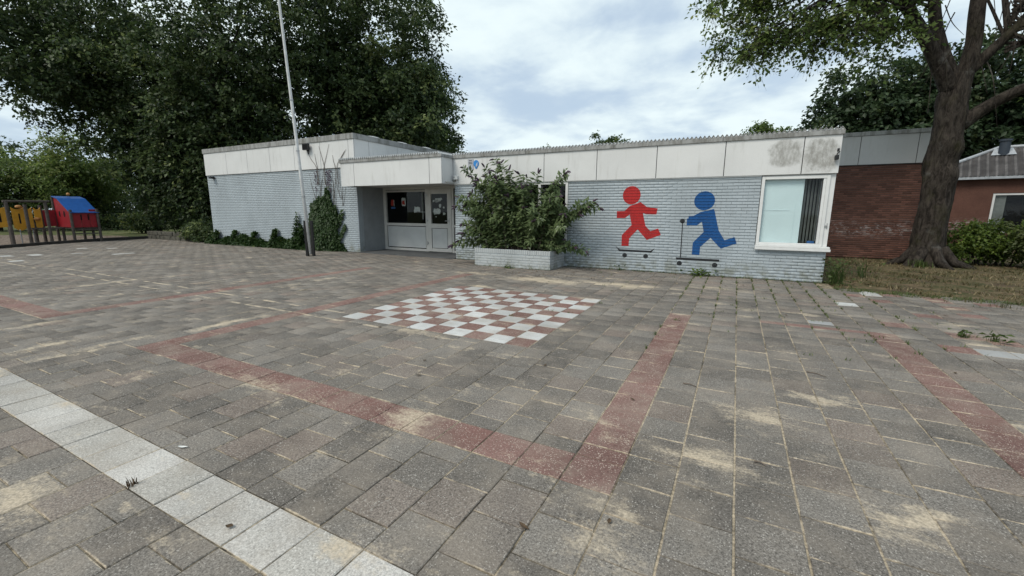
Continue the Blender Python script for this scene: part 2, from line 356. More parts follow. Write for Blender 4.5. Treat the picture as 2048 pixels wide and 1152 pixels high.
def leaf(name, a, b, c3=None, trans=.35, rough=.5, spec=.3):
    t = NT(name); k = t.attr('tint')
    c = t.mix(k, a, b)
    if c3: c = t.mix(t.ramp(k, .88, 1., 0, 1), c, c3)
    p = t.bsdf(c, rough, spec); tl = t.n('ShaderNodeBsdfTranslucent'); t.put(t.scale(c, 1.5), tl.inputs[0])
    mx = t.n('ShaderNodeMixShader'); mx.inputs[0].default_value = trans; t.put(p, mx.inputs[1]); t.put(tl.outputs[0], mx.inputs[2])
    return t.done(mx.outputs[0])
M['leaf_dark'] = leaf('leaf_dark', (.015, .031, .011), (.094, .132, .046), (.20, .235, .09), .34)
M['leaf_mid'] = leaf('leaf_mid', (.028, .050, .018), (.095, .135, .040), (.16, .18, .05), .36)
M['leaf_light'] = leaf('leaf_light', (.050, .084, .024), (.150, .205, .055), (.22, .25, .08), .48)
M['leaf_far'] = leaf('leaf_far', (.020, .038, .018), (.055, .085, .033), (.085, .11, .04), .28)
M['leaf_ivy'] = leaf('leaf_ivy', (.012, .030, .008), (.046, .084, .020), (.13, .16, .03), .2, .5, .25)
M['leaf_bud'] = leaf('leaf_buddleia', (.070, .108, .046), (.205, .26, .118), (.40, .44, .31), .38)
M['leaf_hedge'] = leaf('leaf_hedge', (.045, .075, .014), (.11, .16, .025), (.17, .21, .04), .35)
M['leaf_hedge2'] = leaf('leaf_hedge_dull', (.040, .058, .018), (.095, .112, .036), (.14, .15, .05), .3)
M['flower'] = leaf('flower_spike', (.035, .022, .034), (.085, .050, .080), None, .1)
M['grass'] = leaf('grass_blade', (.045, .055, .018), (.20, .150, .075), (.30, .24, .14), .3); M['weed'] = leaf('weed_leaf', (.04, .075, .018), (.13, .16, .05), (.24, .21, .09), .35)
t = NT('dry_lawn'); a = t.noise(2.2, 6, .65); b = t.noise(14, 6, .7)
c = t.mix(t.ramp(t.m('ADD', t.m('MULTIPLY', a, .6), t.m('MULTIPLY', b, .4)), .40, .60), (.052, .058, .024), (.165, .122, .075)); c = t.mix(t.ramp(t.noise(1.3, 5, .7, off=(3, 3, 0)), .50, .62, 0, .8), c, (.085, .062, .042)); c = t.mix(t.ramp(t.noise(30, 5, .7), .58, .75), c, (.06, .045, .03))
M['lawn_dry'] = t.done(t.bsdf(c, .95, .1, 0, t.bump(t.noise(40, 5, .7), .8, .02)))
t = NT('lawn_green'); a = t.noise(.8, 6, .65); c = t.mix(t.ramp(a, .38, .64), (.055, .075, .028), (.135, .135, .065)); c = t.mix(t.ramp(t.noise(18, 5, .7), .58, .75, 0, .6), c, (.05, .05, .025)); M['lawn'] = t.done(t.bsdf(c, .95, .1, 0, t.bump(t.noise(30, 5, .7), .6, .02)))
t = NT('bark_chip'); a = t.noise(3, 6, .7); b = t.vor(30, 'F1', 1); cs = t.n('ShaderNodeSeparateColor'); t.put(b, cs.inputs[0]); c = t.mix(t.ramp(a, .35, .65), (.13, .095, .07), (.26, .215, .18)); c = t.scale(c, t.ramp(cs.outputs[0], 0, 1, .55, 1.35)); M['chips'] = t.done(t.bsdf(c, .95, .1, 0, t.bump(cs.outputs[0], .7, .02)))
M['soil'] = simple('soil', (.06, .047, .035), .95, .1, .4, 8, .2, 50, .6)
M['kerb'] = simple('dark_kerb', (.045, .042, .038), .9, .2, .25, 4, .15, 60, .3)
M['stone'] = simple('old_stone', (.085, .08, .065), .9, .2, .35, 5, .2, 40, .4)
M['wood'] = simple('weathered_wood', (.085, .072, .062), .8, .2, .25, 9, .15, 40, .2)
M['pl_red'] = simple('play_red', (.24, .008, .014), .5, .4, .12); M['pl_blue'] = simple('play_blue', (.010, .075, .27), .5, .4, .1); M['pl_yel'] = simple('play_yellow', (.50, .24, .012), .5, .4, .12); M['pl_ball'] = simple('play_ball', (.38, .17, .045), .5, .4, .1)
t = NT('brown_brick'); x, y, z = t.xyz(); rn = t.m('FRACT', t.m('ADD', t.attr('tint'), t.rand()))
c = t.mix(rn, (.100, .050, .038), (.195, .095, .070)); c = t.scale(c, t.ramp(t.noise(40, 4, .65), .3, .7, .8, 1.2)); c = t.scale(c, t.ramp(t.noise(1.1, 4, .6), .3, .7, .85, 1.12))
chalk = t.m('MULTIPLY', t.ramp(t.m('ABSOLUTE', t.m('SUBTRACT', z, .98)), .0, .42, 1., 0.), t.ramp(t.noise(4, 6, .75, sc=(1, 1, 2.4), dist=1.6), .50, .60))
c = t.mix(t.m('MULTIPLY', chalk, .75), c, (.42, .38, .36)); M['brick_brown'] = t.done(t.bsdf(c, .85, .2, 0, t.bump(t.noise(60, 4), .3, .004)))
M['mortar_brown'] = simple('brown_mortar', (.11, .085, .075), .95, .1, .2, 5, .1, 60)
M['roof_sheet'] = simple('corrugated_roof', (.065, .060, .058), .8, .2, .3, 2.5, .15, 30); M['roof_rib'] = simple('roof_rib', (.115, .108, .105), .8, .2, .3, 2.5, .15, 30)
M['lead'] = simple('lead_flashing', (.34, .36, .38), .5, .4, .2, 8); M['pipe'] = simple('flue_pipe', (.035, .045, .06), .5, .4, .1)
M['dead_leaf'] = simple('dead_leaf', (.10, .07, .045), .9, .15, .35, 30); M['pale'] = simple('pale_litter', (.6, .6, .57), .8, .2, .1)
M['litter'] = leaf('leaf_litter', (.045, .032, .022), (.20, .145, .085), (.32, .26, .17), .15, .8, .1)
M['dome'] = simple('skylight_dome', (.55, .57, .58), .3, .5, .06, 3)

# ------------------------------------------------------------------ blocks: bevelled pieces (tiles, bricks)
def block_arrays(w, l, ch, dep):
    """bevelled piece, top face at z=0, centred; arrays w,l -> verts (n,12,3)"""
    w = np.asarray(w, float); l = np.asarray(l, float); n = len(w)
    sx = np.array([-.5, .5, .5, -.5]); sy = np.array([-.5, -.5, .5, .5])
    V = np.zeros((n, 12, 3))
    for r, (ins, z) in enumerate(((0, -dep), (0, -ch), (ch, 0))):
        V[:, r*4:r*4+4, 0] = sx[None]*(w[:, None]-2*ins); V[:, r*4:r*4+4, 1] = sy[None]*(l[:, None]-2*ins); V[:, r*4:r*4+4, 2] = z
    return V
BF = np.array([(i+r*4, (i+1) % 4+r*4, (i+1) % 4+4+r*4, i+4+r*4) for r in (0, 1) for i in range(4)]+[(8, 9, 10, 11)])
def to_wall(V): return np.stack([V[..., 0], -V[..., 2], V[..., 1]], -1)   # top face (+z) turned to face -y
_bm = {}
def block_mesh(w, l, ch, dep, mat, wall=False, jit=0):
    key = (round(w, 3), round(l, 3), mat.name, wall, jit)
    if key not in _bm:
        V = block_arrays([w], [l], ch, dep)[0]
        r = random.Random(jit+3); V[8:, 2] += [r.uniform(-.0008, .0008) for _ in range(4)]
        V[4:, :2] += np.array([[r.uniform(-.0012, .0012), r.uniform(-.0012, .0012)] for _ in range(8)])
        if wall: V = to_wall(V)
        me = bpy.data.meshes.new('piece'); me.from_pydata([tuple(p) for p in V], [], [tuple(f) for f in BF]); me.materials.append(mat); me.update(); _bm[key] = me
    return _bm[key]
def stuff_blocks(name, items, ch, dep, mat, parent, wall=False, tilt=.002):
    """items: (cx, cy, cz, w, l)"""
    A = np.array(items, float); n = len(A); V = block_arrays(A[:, 3], A[:, 4], ch, dep)
    t1 = RNG.normal(0, tilt, n); t2 = RNG.normal(0, tilt, n); V[..., 2] += V[..., 0]*t1[:, None]*3+V[..., 1]*t2[:, None]*3
    if wall: V = to_wall(V)
    V = V+A[:, None, :3]
    F = (BF[None]+12*np.arange(n)[:, None, None]).reshape(-1, 4)
    o = trimesh(name, V.reshape(-1, 3), F, mat, parent, np.repeat(RNG.random(n), len(BF))); o['kind'] = 'stuff'; return o
def project(p):
    d = np.asarray(p, float)-CAM; z = d@FW
    return 1024+FPX*(d@RT)/z, 576-FPX*(d@UP)/z, z

# ------------------------------------------------------------------ ground
def sheet(name, poly, z, mat, label=None):
    m = MB(); m.add([(x, y, z) for x, y in poly], [tuple(range(len(poly)))]); o = m.build(name, mat)
    for p in o.data.polygons:
        if p.normal.z < 0: o.data.flip_normals(); break
    o['kind'] = 'structure'
    if label: o['label'] = label
    return o
sheet('ground', [(-300, -300), (300, -300), (300, 300), (-300, 300)], -.09, M['lawn'], 'grassy ground around the school yard')
PAVE = [(-19.3, -7), (13, -7), (13, 5.9), (6.86, 6.34), (6.86, 7.12), (-22.55, 7.12), (-22.55, 4.9), (-21.7, 3.0), (-20.5, 1.28)]
paving = sheet('paving', PAVE, -.006, M['joint'], 'school yard paving of grey concrete tiles with sandy joints')
sheet('dry_lawn', [(6.86, 6.34), (13, 5.9), (60, 3), (60, 60), (6.86, 60)], -.02, M['lawn_dry'], 'dry patchy lawn round the big tree')
sheet('play_area', [(-19.3, -7), (-20.5, 1.28), (-21.7, 3.0), (-22.55, 4.9), (-22.9, 7.2), (-27.5, 7.6), (-34, 5), (-34, -7)], -.03, M['chips'], 'bark chip floor under the play equipment')

def inside_pave(x, y):
    c = False; n = len(PAVE)
    for i in range(n):
        (x1, y1), (x2, y2) = PAVE[i], PAVE[i-1]
        if (y1 > y) != (y2 > y) and x < (x2-x1)*(y-y1)/(y2-y1)+x1: c = not c
    return c
# columns run along +v; special tiles per column: {column: [(v0, v1, kind)]}
special = {}
def sp(i, v0, v1, k): special.setdefault(i, []).append((v0, v1, k))
for i in range(-14, 21): sp(i, -11, -10, 'strip')
for i in range(-3, 15): sp(i, -7, -6, 'red')
def vrun(i, a, b, kind, half=True):
    v = a
    if half: sp(i, v, v+.5, kind); v += .5
    while v < b-.01: sp(i, v, min(v+1, b), kind); v += 1
vrun(14, -6, 8.5, 'red'); vrun(-3, -6, 15, 'red'); vrun(-13, -6, 14, 'red', False)
for i in range(-25, -12): sp(i, -7, -6, 'red')
vrun(22, -9, 9, 'red')
for i in range(18, 22): sp(i, 8.5, 9, 'red')
sp(22, 15, 16, 'white'); sp(24, 19.2, 20.2, 'white'); sp(24, 20.2, 21, 'white'); sp(20, 9.5, 10.2, 'plain'); sp(25, 7, 8, 'plain'); sp(26, 7, 8, 'plain')
for (i, v) in ((-55, 1), (-54, 1), (-54, 3), (-53, 3), (-47, 0), (-47, 9), (-47, 8), (-60, 9), (-57, 11), (-52, 6)): sp(i, v, v+1, 'white')
for i in range(0, 10): sp(i, 0, 10, None)                                   # kept free for the draughts board
tiles = []
for i in range(-76, 43):
    segs = sorted(special.get(i, []), key=lambda s: s[0]); lo, hi = -22., 23.6; cur = lo; fill = []
    off = .5*(i % 2)
    def gap(a, b):
        v = math.floor(a-off)+off
        while v < b-1e-6:
            x0, x1 = max(v, a), min(v+1, b)
            if x1-x0 > .12: fill.append((x0, x1, None))
            v += 1
    for (a, b, k) in segs:
        if a > cur: gap(cur, a)
        if k: fill.append((a, b, k))
        cur = max(cur, b)
    gap(cur, hi)
    for (a, b, k) in fill:
        cx, cy = (i+.5)*.3, (a+b)/2*.3
        if not inside_pave(cx, cy) or not inside_pave(cx+.14, cy) or not inside_pave(cx-.14, cy): continue
        if k is None:
            k = 'grey'
            if i > 22 and b > 7 and rnd.random() < .13: k = 'red'
            pass
        gw = .0095 if i > 14 else .0065
        x, y, z = project((cx, cy, 0))
        vis = z > .3 and -60 < x < 2108 and -60 < y < 1212
        tiles.append((cx, cy, .3-gw+rnd.uniform(-.002, .002), (b-a)*.3-.0055, k, (1/z if vis else 0)))
NAMES = {'grey': 'paving_tile', 'red': 'red_paving_tile', 'white': 'white_paving_tile', 'strip': 'pale_paving_tile', 'plain': 'smooth_paving_tile'}
for k in NAMES:
    L_ = sorted([q for q in tiles if q[4] == k], key=lambda q: -q[5]); rest = []
    for j, (cx, cy, w, l, kk, s) in enumerate(L_):
        z = rnd.gauss(0, .0012)
        if j < 290 and s > 0:
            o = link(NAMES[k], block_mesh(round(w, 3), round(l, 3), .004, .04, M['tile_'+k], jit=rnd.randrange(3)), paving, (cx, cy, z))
            o.rotation_euler = (rnd.gauss(0, .004), rnd.gauss(0, .004), rnd.gauss(0, .004))
        else: rest.append((cx, cy, z, w, l))
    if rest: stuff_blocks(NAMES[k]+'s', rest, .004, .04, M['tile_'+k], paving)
db = thing('draughts_board', 'ten by ten draughts board of red and white tiles set in the yard', 'game board', (1.5, 1.5, 0))
for i in range(10):
    for j in range(10):
        k = 'white' if (i+j) % 2 == 0 else 'red'
        if (i, j) == (8, 0):
            for (a, b) in ((0, .36), (.36, 1)): link('white_tile', block_mesh(.294, round((b-a)*.3-.005, 3), .004, .04, M['tile_white']), db, ((i+.5)*.3, (a+b)/2*.3, 0))
            continue
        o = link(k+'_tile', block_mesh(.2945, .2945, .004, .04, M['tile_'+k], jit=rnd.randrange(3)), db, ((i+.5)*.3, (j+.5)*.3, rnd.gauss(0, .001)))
        o.rotation_euler = (rnd.gauss(0, .003), rnd.gauss(0, .003), rnd.gauss(0, .004))
# kerb of the play area, stones end to end
kr = MB().build('play_area_kerb', M['kerb']) if False else None
KP = [(-19.3, -7), (-20.5, 1.28), (-21.7, 3.0), (-22.55, 4.9), (-22.75, 7.0)]
kerb = thing('kerb', 'low dark edging between bark chips and paving', 'kerb', (-20.5, 1.28, -.03)); del kerb['category']; kerb['kind'] = 'structure'
for a, b in zip(KP[:-1], KP[1:]):
    a, b = Vector(a), Vector(b); n = max(1, round((b-a).length/.9)); d = (b-a)/n; s = Vector((d.y, -d.x)).normalized()*.07
    for q in range(n):
        p0 = a+d*q+d.normalized()*.006; p1 = a+d*(q+1)-d.normalized()*.006; m = MB()
        m.prism([(p0+s)[:], (p1+s)[:], (p1-s)[:], (p0-s)[:]], -.08, .13+rnd.uniform(-.012, .012), 'z'); m.build('kerb_stone', M['kerb'], kerb, bevel=.012)

# ------------------------------------------------------------------ school building
YW = 7.08
sch = thing('school_building', 'low flat-roofed school in grey painted brick with white fascia panels', 'building', (-4., YW, 0))
def wallbox(m, x0, x1, z0, z1, y0, y1, holes):
    """box wall along x with rectangular holes (x0,x1,z0,z1)"""
    xs = sorted({x0, x1, *[h[0] for h in holes], *[h[1] for h in holes]}); zs = sorted({z0, z1, *[h[2] for h in holes], *[h[3] for h in holes]})
    for a, b in zip(xs[:-1], xs[1:]):
        for c, d in zip(zs[:-1], zs[1:]):
            if any(h[0]-1e-6 <= a and b <= h[1]+1e-6 and h[2]-1e-6 <= c and d <= h[3]+1e-6 for h in holes): continue
            m.box(a, b, y0, y1, c, d)
    return m
CH, BL, JH = .0705, .22, .007
def courses(x0, x1, z0, z1, holes, off=0):
    out = []; k = 0; z = z0
    while z < z1-.02:
        za, zb = z, min(z+CH, z1); iv = [(x0, x1)]
        for (a, b, c, d) in holes:
            if za+.03 < d and zb-.03 > c:
                iv = [q for (p, r) in iv for q in ((p, min(r, a)), (max(p, b), r)) if q[1]-q[0] > .01]
        for (p, r) in iv:
            s = math.floor(p/BL)*BL+(k % 2)*BL*.5-BL+off
            while s < r:
                u, v = max(s, p), min(s+BL, r)
                if v-u > .03: out.append(((u+v)/2, (za+zb)/2, v-u-.0028, zb-za-2*JH))
                s += BL
        z += CH; k += 1
    return out
HOLES = [(5.40, 6.755, .79, 2.345), (-1.45, .83, .46, 2.345)]
m = wallbox(MB(), -2.93, 6.755, 0, 2.345, YW+.016, YW+.24, HOLES); m.box(6.745-.23, 6.747, YW+.25, YW+6.8, 0, .78); m.box(6.745-.23, 6.747, YW+1.75, YW+6.8, .781, 2.345)
wall = m.build('painted_wall', M['mortar_grey'], sch)
bl = courses(-2.93, 6.755, 0, 2.34, HOLES)
bl.sort(key=lambda b: -1/np.linalg.norm(np.array([b[0], YW, b[1]])-CAM)*0+np.linalg.norm(np.array([b[0], YW, b[1]])-CAM)); rest = []; nb = 0
for (x, z, w, h) in bl:
    if nb < 290: 
        o = link('brick', block_mesh(round(w, 3), round(h, 3), .003, .03, M['brick_grey'], True, rnd.randrange(2)), wall, (x, YW+rnd.uniform(-.0006, .0006), z)); nb += 1
    else: rest.append((x, YW+rnd.uniform(-.0006, .0006), z, w, h))
stuff_blocks('brickwork', rest, .003, .03, M['brick_grey'], wall, True, .0008)
# left block
XL0, XL1, ZL = -16.6, -7.19, 3.06
m = MB(); m.box(XL0, XL1-.004, YW+.013, YW+.24, 0, ZL+.1); m.box(XL0+.002, XL0+.24, YW+.25, YW+9, 0, ZL+.1)
wl2 = m.build('painted_wall', M['mortar_grey'], sch)
stuff_blocks('brickwork', [(x, YW+rnd.uniform(-.0012, .0012), z, w, h) for (x, z, w, h) in courses(XL0, XL1, 0, ZL, [])], .004, .03, M['brick_grey'], wl2, True, .003)
MB().box(XL1-.12, XL1, YW+.25, 8.40, 0, 2.40).build('porch_side_wall', M['dark_wall'], sch, bevel=.004)
MB().box(-2.93, -2.80, YW+.245, 8.40, 0, 2.345).build('porch_side_wall', M['dark_wall'], sch)
MB().box(XL1+.001, -2.935, 6.98, 8.40, -.03, .028).build('porch_slab', M['slab'], sch, bevel=.006)
# fascia panels
def panels(xs, y, z0, z1, mat, parent, axis='x', gap=.016):
    for a, b in zip(xs[:-1], xs[1:]):
        m = MB()
        if axis == 'x': m.box(a+gap/2, b-gap/2, y, y+.02, z0, z1)
        else: m.box(y-.02, y, a+gap/2, b-gap/2, z0, z1)
        m.build('fascia_panel', mat, parent, bevel=.002)
FB, FT, CT = 2.335, 3.105, 3.195
back = MB(); back.box(-2.96, 6.765, YW-.018, YW+.2, FB+.01, FT); back.box(-7.22, -2.975, 6.475, 6.6, FB+.012, FT); back.box(-3.09, -2.98, 6.6, YW-.02, FB+.012, FT)
back.box(XL0-.02, XL1-.03, YW-.018, YW+.2, ZL+.005, 4.0); back.box(XL1-.2, XL1-.022, YW+.2, 13, ZL+.1, 4.0); back.box(-7.235, -7.12, 6.6, YW-.05, FB+.012, FT)
back.build('fascia_backing', M['black'], sch)
panels([-2.955, -1.39, .11, 1.61, 3.115, 4.62, 6.12, 6.775], YW-.04, FB, FT, M['panel'], sch)
panels([-7.235, -6.60, -3.42, -2.955], 6.452, FB, FT, M['panel'], sch)
panels([6.47, YW-.042], -2.955, FB, FT, M['panel'], sch, 'y')
panels([XL0-.02, -14.92, -13.42, -11.91, -10.40, -8.92, -7.45, -7.175], YW-.04, 3.05, 4.0, M['panel'], sch)
panels([YW-.018, 7.75, 9.25, 10.75, 12.25, 13.0], -7.175, 3.20, 4.0, M['panel'], sch, 'y')
# metal roof edges (split in lengths)
def capx(xs, y0, y1, z0, z1, g=.004):
    for a, b in zip(xs[:-1], xs[1:]): MB().box(a+g, b-g, y0, y1, z0, z1).build('roof_edge', M['cap'], sch, bevel=.006)
capx([-2.99, -.45, 2.05, 4.55, 6.80], YW-.07, YW+.12, FT+.002, CT); capx([-7.27, -4.8, -2.93], 6.42, 6.60, FT+.002, CT)
MB().box(-3.07, -2.925, 6.602, YW-.072, FT+.002, CT).build('roof_edge', M['cap'], sch, bevel=.006)
capx([XL0-.05, -14.2, -11.8, -9.4, -7.15], YW-.07, YW+.12, 4.002, 4.19); MB().box(-7.30, -7.15, YW+.123, 13.02, 4.002, 4.19).build('roof_edge', M['cap'], sch, bevel=.006)
# corrugated roofing
def corrugated(x0, x1, y0, y1, z, name='corrugated_roof', per=.092, h=.06):
    v = []; f = []; n = int((x1-x0)/per*2)
    for i in range(n+1):
        zz = z+(h if i % 2 else 0); x = x0+i*per/2
        v += [(x, y0, zz), (x, y1, zz), (x, y0, zz-.007), (x, y1, zz-.007)]
    for i in range(n):
        a, b = 4*i, 4*i+4; f += [(a, b, b+1, a+1), (a+2, a+3, b+3, b+2), (a, a+2, b+2, b)]
        if i % 2 == 0 and i < n-1: k_ = len(v); v += [(x0+i*per/2, y0+.02, z-.006), (x0+(i+1)*per/2, y0+.02, z+h-.004), (x0+(i+2)*per/2, y0+.02, z-.006)]; f.append((k_, k_+2, k_+1))
    return MB().add(v, f).build(name, M['corr'], sch)
corrugated(-2.97, 6.79, YW-.075, 12, CT+.011); corrugated(-7.25, -2.98, 6.40, 8.6, CT+.011)
MB().box(-2.9, 6.7, YW+.25, 13.8, 2.42, 3.09).build('flat_roof', M['soffit'], sch)
MB().box(-7.185, -2.905, 6.61, 8.6, 2.372, 2.41).build('canopy_ceiling', M['soffit'], sch)
MB().box(XL0+.1, -7.31, YW+.21, 16, 3.2, 4.08).build('flat_roof', M['cap'], sch)
MB().box(XL0, -7.2, YW-.012, YW-.004, 3.025, 3.048).build('drip_strip', M['cap'], sch)
for (x, y) in ((-8.0, 8.6), (-8.0, 10.2), (-8.0, 11.8)):
    MB().sphere((x+.15, y, 4.08), .66, 24, 0, (.62, 1., .42)).build('skylight', M['dome'], sch, smooth=True)
MB().box(-2.93, 5.395, YW-.022, YW+.002, 2.312, 2.333).build('wall_trim', M['white_frame'], sch)
# rooms behind the glass
def room(x0, x1, y0, y1, z0, z1):
    m = MB(); m.box(x0, x1, y0, y1, z0, z1); me = m
    v, f = m.v, [q for i, q in enumerate(m.f) if i != 2]; r = MB(); r.add(v, f); return r.build('room', M['room'], sch)
room(5.0, 6.50, YW+.245, 10, .3, 2.40); room(-2.6, 1.2, YW+.245, 10, .2, 2.40); room(-7.18, -2.95, 8.46, 11, .03, 2.36)
# corner window
def frame(m, x0, x1, z0, z1, y0, y1, t, tb=None):
    tb = tb or t
    m.box(x0, x0+t, y0, y1, z0, z1); m.box(x1-t, x1, y0, y1, z0, z1); m.box(x0+t, x1-t, y0, y1, z0, z0+tb); m.box(x0+t, x1-t, y0, y1, z1-t, z1); return m
win = MB().box(5.402, 6.80, YW-.075, YW+.10, .745, .788).build('window', M['white_frame'], sch, bevel=.006)   # sill board carries the window
win.name = 'window'
frame(MB(), 5.41, 6.66, .79, 2.30, YW-.012, YW+.06, .062).build('frame', M['white_frame'], win, bevel=.004)
MB().box(6.545, 6.596, YW-.004, YW+.05, .855, 2.236).box(6.664, 6.752, YW+.02, YW+.12, .79, 2.33).box(5.41, 6.75, YW+.03, YW+.1, 2.302, 2.343).build('corner_post', M['white_frame'], win, bevel=.003)
MB().box(5.40, 6.815, YW-.085, YW-.03, .688, .742).build('sill', M['white_frame'], win, bevel=.006)
MB().box(5.474, 6.54, YW+.026, YW+.032, .854, 2.236).build('pane', M['glass'], win)
MB().box(5.45, 6.225, YW+.085, YW+.10, .80, 2.30).build('frosted_board', M['board'], win)
MB().box(5.47, 6.0, YW+.078, YW+.084, 1.56, 1.575).box(6.08, 6.10, YW+.078, YW+.084, .82, 1.7).build('board_rail', M['board'], win)
for q in range(6):
    x = 6.25+q*.062; MB().add([(x, YW+.20, .86), (x+.045, YW+.235, .86), (x+.045, YW+.235, 2.3), (x, YW+.20, 2.3)], [(0, 1, 2, 3)]).build('blind_slat', M['blind'], win)
MB().box(6.40, 6.53, YW+.11, YW+.19, .80, .90).build('blue_box', M['paper_blue'], win)
MB().box(6.70, 6.712, YW+.006, YW+.02, 1.18, 1.30).box(6.66, 6.712, YW-.016, YW+.006, 1.235, 1.25).build('window_latch', M['steel'], win)
sw = frame(MB(), YW+.14, YW+1.74, .79, 2.33, 0, 1, .06); sm = MB(); sm.add([(6.70+.05*p[1], p[0], p[2]) for p in sw.v], sw.f); sm.build('side_frame', M['white_frame'], win)
MB().box(6.722, 6.728, YW+.2, YW+1.68, .85, 2.27).build('side_pane', M['glass'], win)
# window behind the shrub
w2 = frame(MB(), -1.44, .82, .47, 2.33, YW-.01, YW+.06, .07).box(-.07, .01, YW-.01, YW+.06, .54, 2.26).build('window', M['white_frame'], sch, bevel=.004)
MB().box(-1.37, -.07, YW+.03, YW+.036, .54, 2.26).build('pane', M['glass'], w2); MB().box(.01, .75, YW+.03, YW+.036, .54, 2.26).build('pane', M['glass'], w2)
MB().box(-1.47, .85, YW-.05, YW+.02, .415, .467).build('sill', M['white_frame'], w2, bevel=.005)
# entrance front
YD = 8.36
ef = MB(); ef.box(-7.19, -7.06, YD, YD+.09, .03, 2.37); ef.box(-5.155, -5.065, YD, YD+.09, .03, 2.33); ef.box(-7.06, -2.935, YD, YD+.09, 2.30, 2.37); ef.box(-3.985, -3.90, YD, YD+.09, .03, 2.30); ef.box(-3.02, -2.935, YD, YD+.09, .03, 2.30)
ef.box(-7.06, -5.155, YD+.005, YD+.08, 2.21, 2.26); ef.box(-7.06, -5.155, YD-.006, YD+.08, .96, 1.06); ef.box(-7.06, -5.155, YD-.006, YD+.08, .032, .12); ef.box(-3.90, -3.02, YD+.004, YD+.08, .95, 1.03); ef.box(-3.90, -3.02, YD+.004, YD+.08, .03, .12)
ent = ef.build('entrance_front', M['cream_frame'], sch, bevel=.004)
MB().box(-7.055, -5.16, YD+.035, YD+.041, 1.065, 2.205).build('pane', M['glass'], ent); MB().box(-3.895, -3.025, YD+.035, YD+.041, 1.035, 2.295).build('pane', M['glass'], ent)
MB().box(-7.03, -5.185, YD+.018, YD+.05, .15, .935).build('lower_panel', M['door_panel'], ent, bevel=.006); MB().box(-3.87, -3.05, YD+.02, YD+.05, .15, .925).build('lower_panel', M['door_panel'], ent, bevel=.006)
MB().box(-7.05, -5.17, YD+.01, YD+.05, 2.262, 2.298).build('roller_box', M['cap'], ent)
dr = MB(); frame(dr, -5.06, -3.99, .045, 2.295, YD-.014, YD+.05, .175, .12); dr.box(-4.885, -4.165, YD-.014, YD+.05, .90, 1.06)
door = dr.build('door', M['cream_frame'], sch, bevel=.004)
MB().box(-4.883, -4.167, YD+.012, YD+.018, 1.062, 2.118).build('pane', M['glass'], door); MB().box(-4.86, -4.19, YD-.004, YD+.03, .18, .885).build('door_panel', M['door_panel'], door, bevel=.006)
h = MB(); h.box(-4.115, -4.07, YD-.024, YD-.014, 1.02, 1.26); h.tube([(-4.09, YD-.02, 1.17), (-4.09, YD-.065, 1.17), (-4.23, YD-.065, 1.165)], .011, 8); h.build('handle', M['steel'], door)
for z in (.35, 1.17, 2.08): MB().box(-5.085, -5.03, YD-.035, YD-.0145, z-.03, z+.03).tube([(-5.075, YD-.03, z-.07), (-5.075, YD-.03, z+.07)], .012, 8).build('hinge', M['steel'], door)
def paper(parent, x0, x1, z0, z1, mat, y, rag=.012, r=None):
    r = random.Random(int(x0*1000)); n = 14; P = []
    for k in range(n):
        a = 2*math.pi*k/n; c, s = math.cos(a), math.sin(a); q = 1/max(abs(c), abs(s)); P.append(((x0+x1)/2+(x1-x0)/2*c*q*.98+r.uniform(-rag, rag), (z0+z1)/2+(z1-z0)/2*s*q*.98+r.uniform(-rag, rag)))
    MB().prism(P, y, y+.002).build('paper', mat, parent)
yp = YD+.043
paper(ent, -6.85, -6.70, 1.70, 1.93, M['paper_red'], yp); paper(ent, -6.70, -6.68, 1.68, 1.93, M['paper'], yp+.003, .003); paper(ent, -6.86, -6.62, 1.58, 1.66, M['paper_blue'], yp); paper(ent, -6.31, -6.11, 1.69, 2.0, M['paper'], yp, .004); paper(ent, -6.28, -6.14, 1.73, 1.9, M['paper_red'], yp-.001, .02)
paper(ent, -5.72, -5.42, 1.47, 1.67, M['paper'], yp, .03); paper(ent, -5.72, -5.2, 1.468, 1.484, M['paper'], yp+.003, .001); paper(ent, -5.37, -5.30, 1.20, 2.2, M['blind'], yp+.03, .001)
yq = YD+.02
for (a, b, c, d, g) in ((-4.80, -4.48, 1.40, 1.60, .02), (-4.72, -4.43, 1.86, 1.99, .03), (-4.55, -4.45, 1.63, 1.76, .012), (-4.37, -4.31, 1.61, 1.67, .012), (-4.38, -4.28, 1.37, 1.47, .02), (-4.82, -4.74, 1.84, 1.90, .012), (-4.70, -4.58, 1.82, 1.90, .02), (-4.71, -4.67, 1.29, 1.33, .006)): paper(door, a, b, c, d, M['paper'], yq, g)

# ------------------------------------------------------------------ wall painting
RED = [(2.186, 1.533), (2.387, 1.539), (2.509, 1.662), (2.778, 1.764), (2.935, 1.643), (3.205, 1.605), (3.179, 1.459), (2.919, 1.461), (2.85, 1.488), (2.932, 1.169), (3.061, 1.036), (3.245, 1.111), (3.321, .949), (2.984, .812), (2.743, 1.074), (2.54, .839), (2.532, .637), (2.35, .635), (2.343, .916), (2.585, 1.185), (2.52, 1.454), (2.408, 1.36), (2.19, 1.357)]
BLUE = [(3.937, 1.421), (4.055, 1.432), (4.19, 1.518), (4.485, 1.595), (4.556, 1.345), (4.625, 1.09), (4.764, .869), (4.972, .947), (5.028, .8), (4.703, .666), (4.461, .913), (4.249, .686), (4.248, .487), (4.077, .487), (4.078, .786), (4.302, 1.05), (4.243, 1.294), (4.133, 1.199), (3.908, 1.194), (3.906, 1.363), (3.937, 1.364)]
def circ(x, z, rx, rz=None, n=40): return [(x+rx*math.cos(2*math.pi*k/n), z+(rz or rx)*math.sin(2*math.pi*k/n)) for k in range(n)]
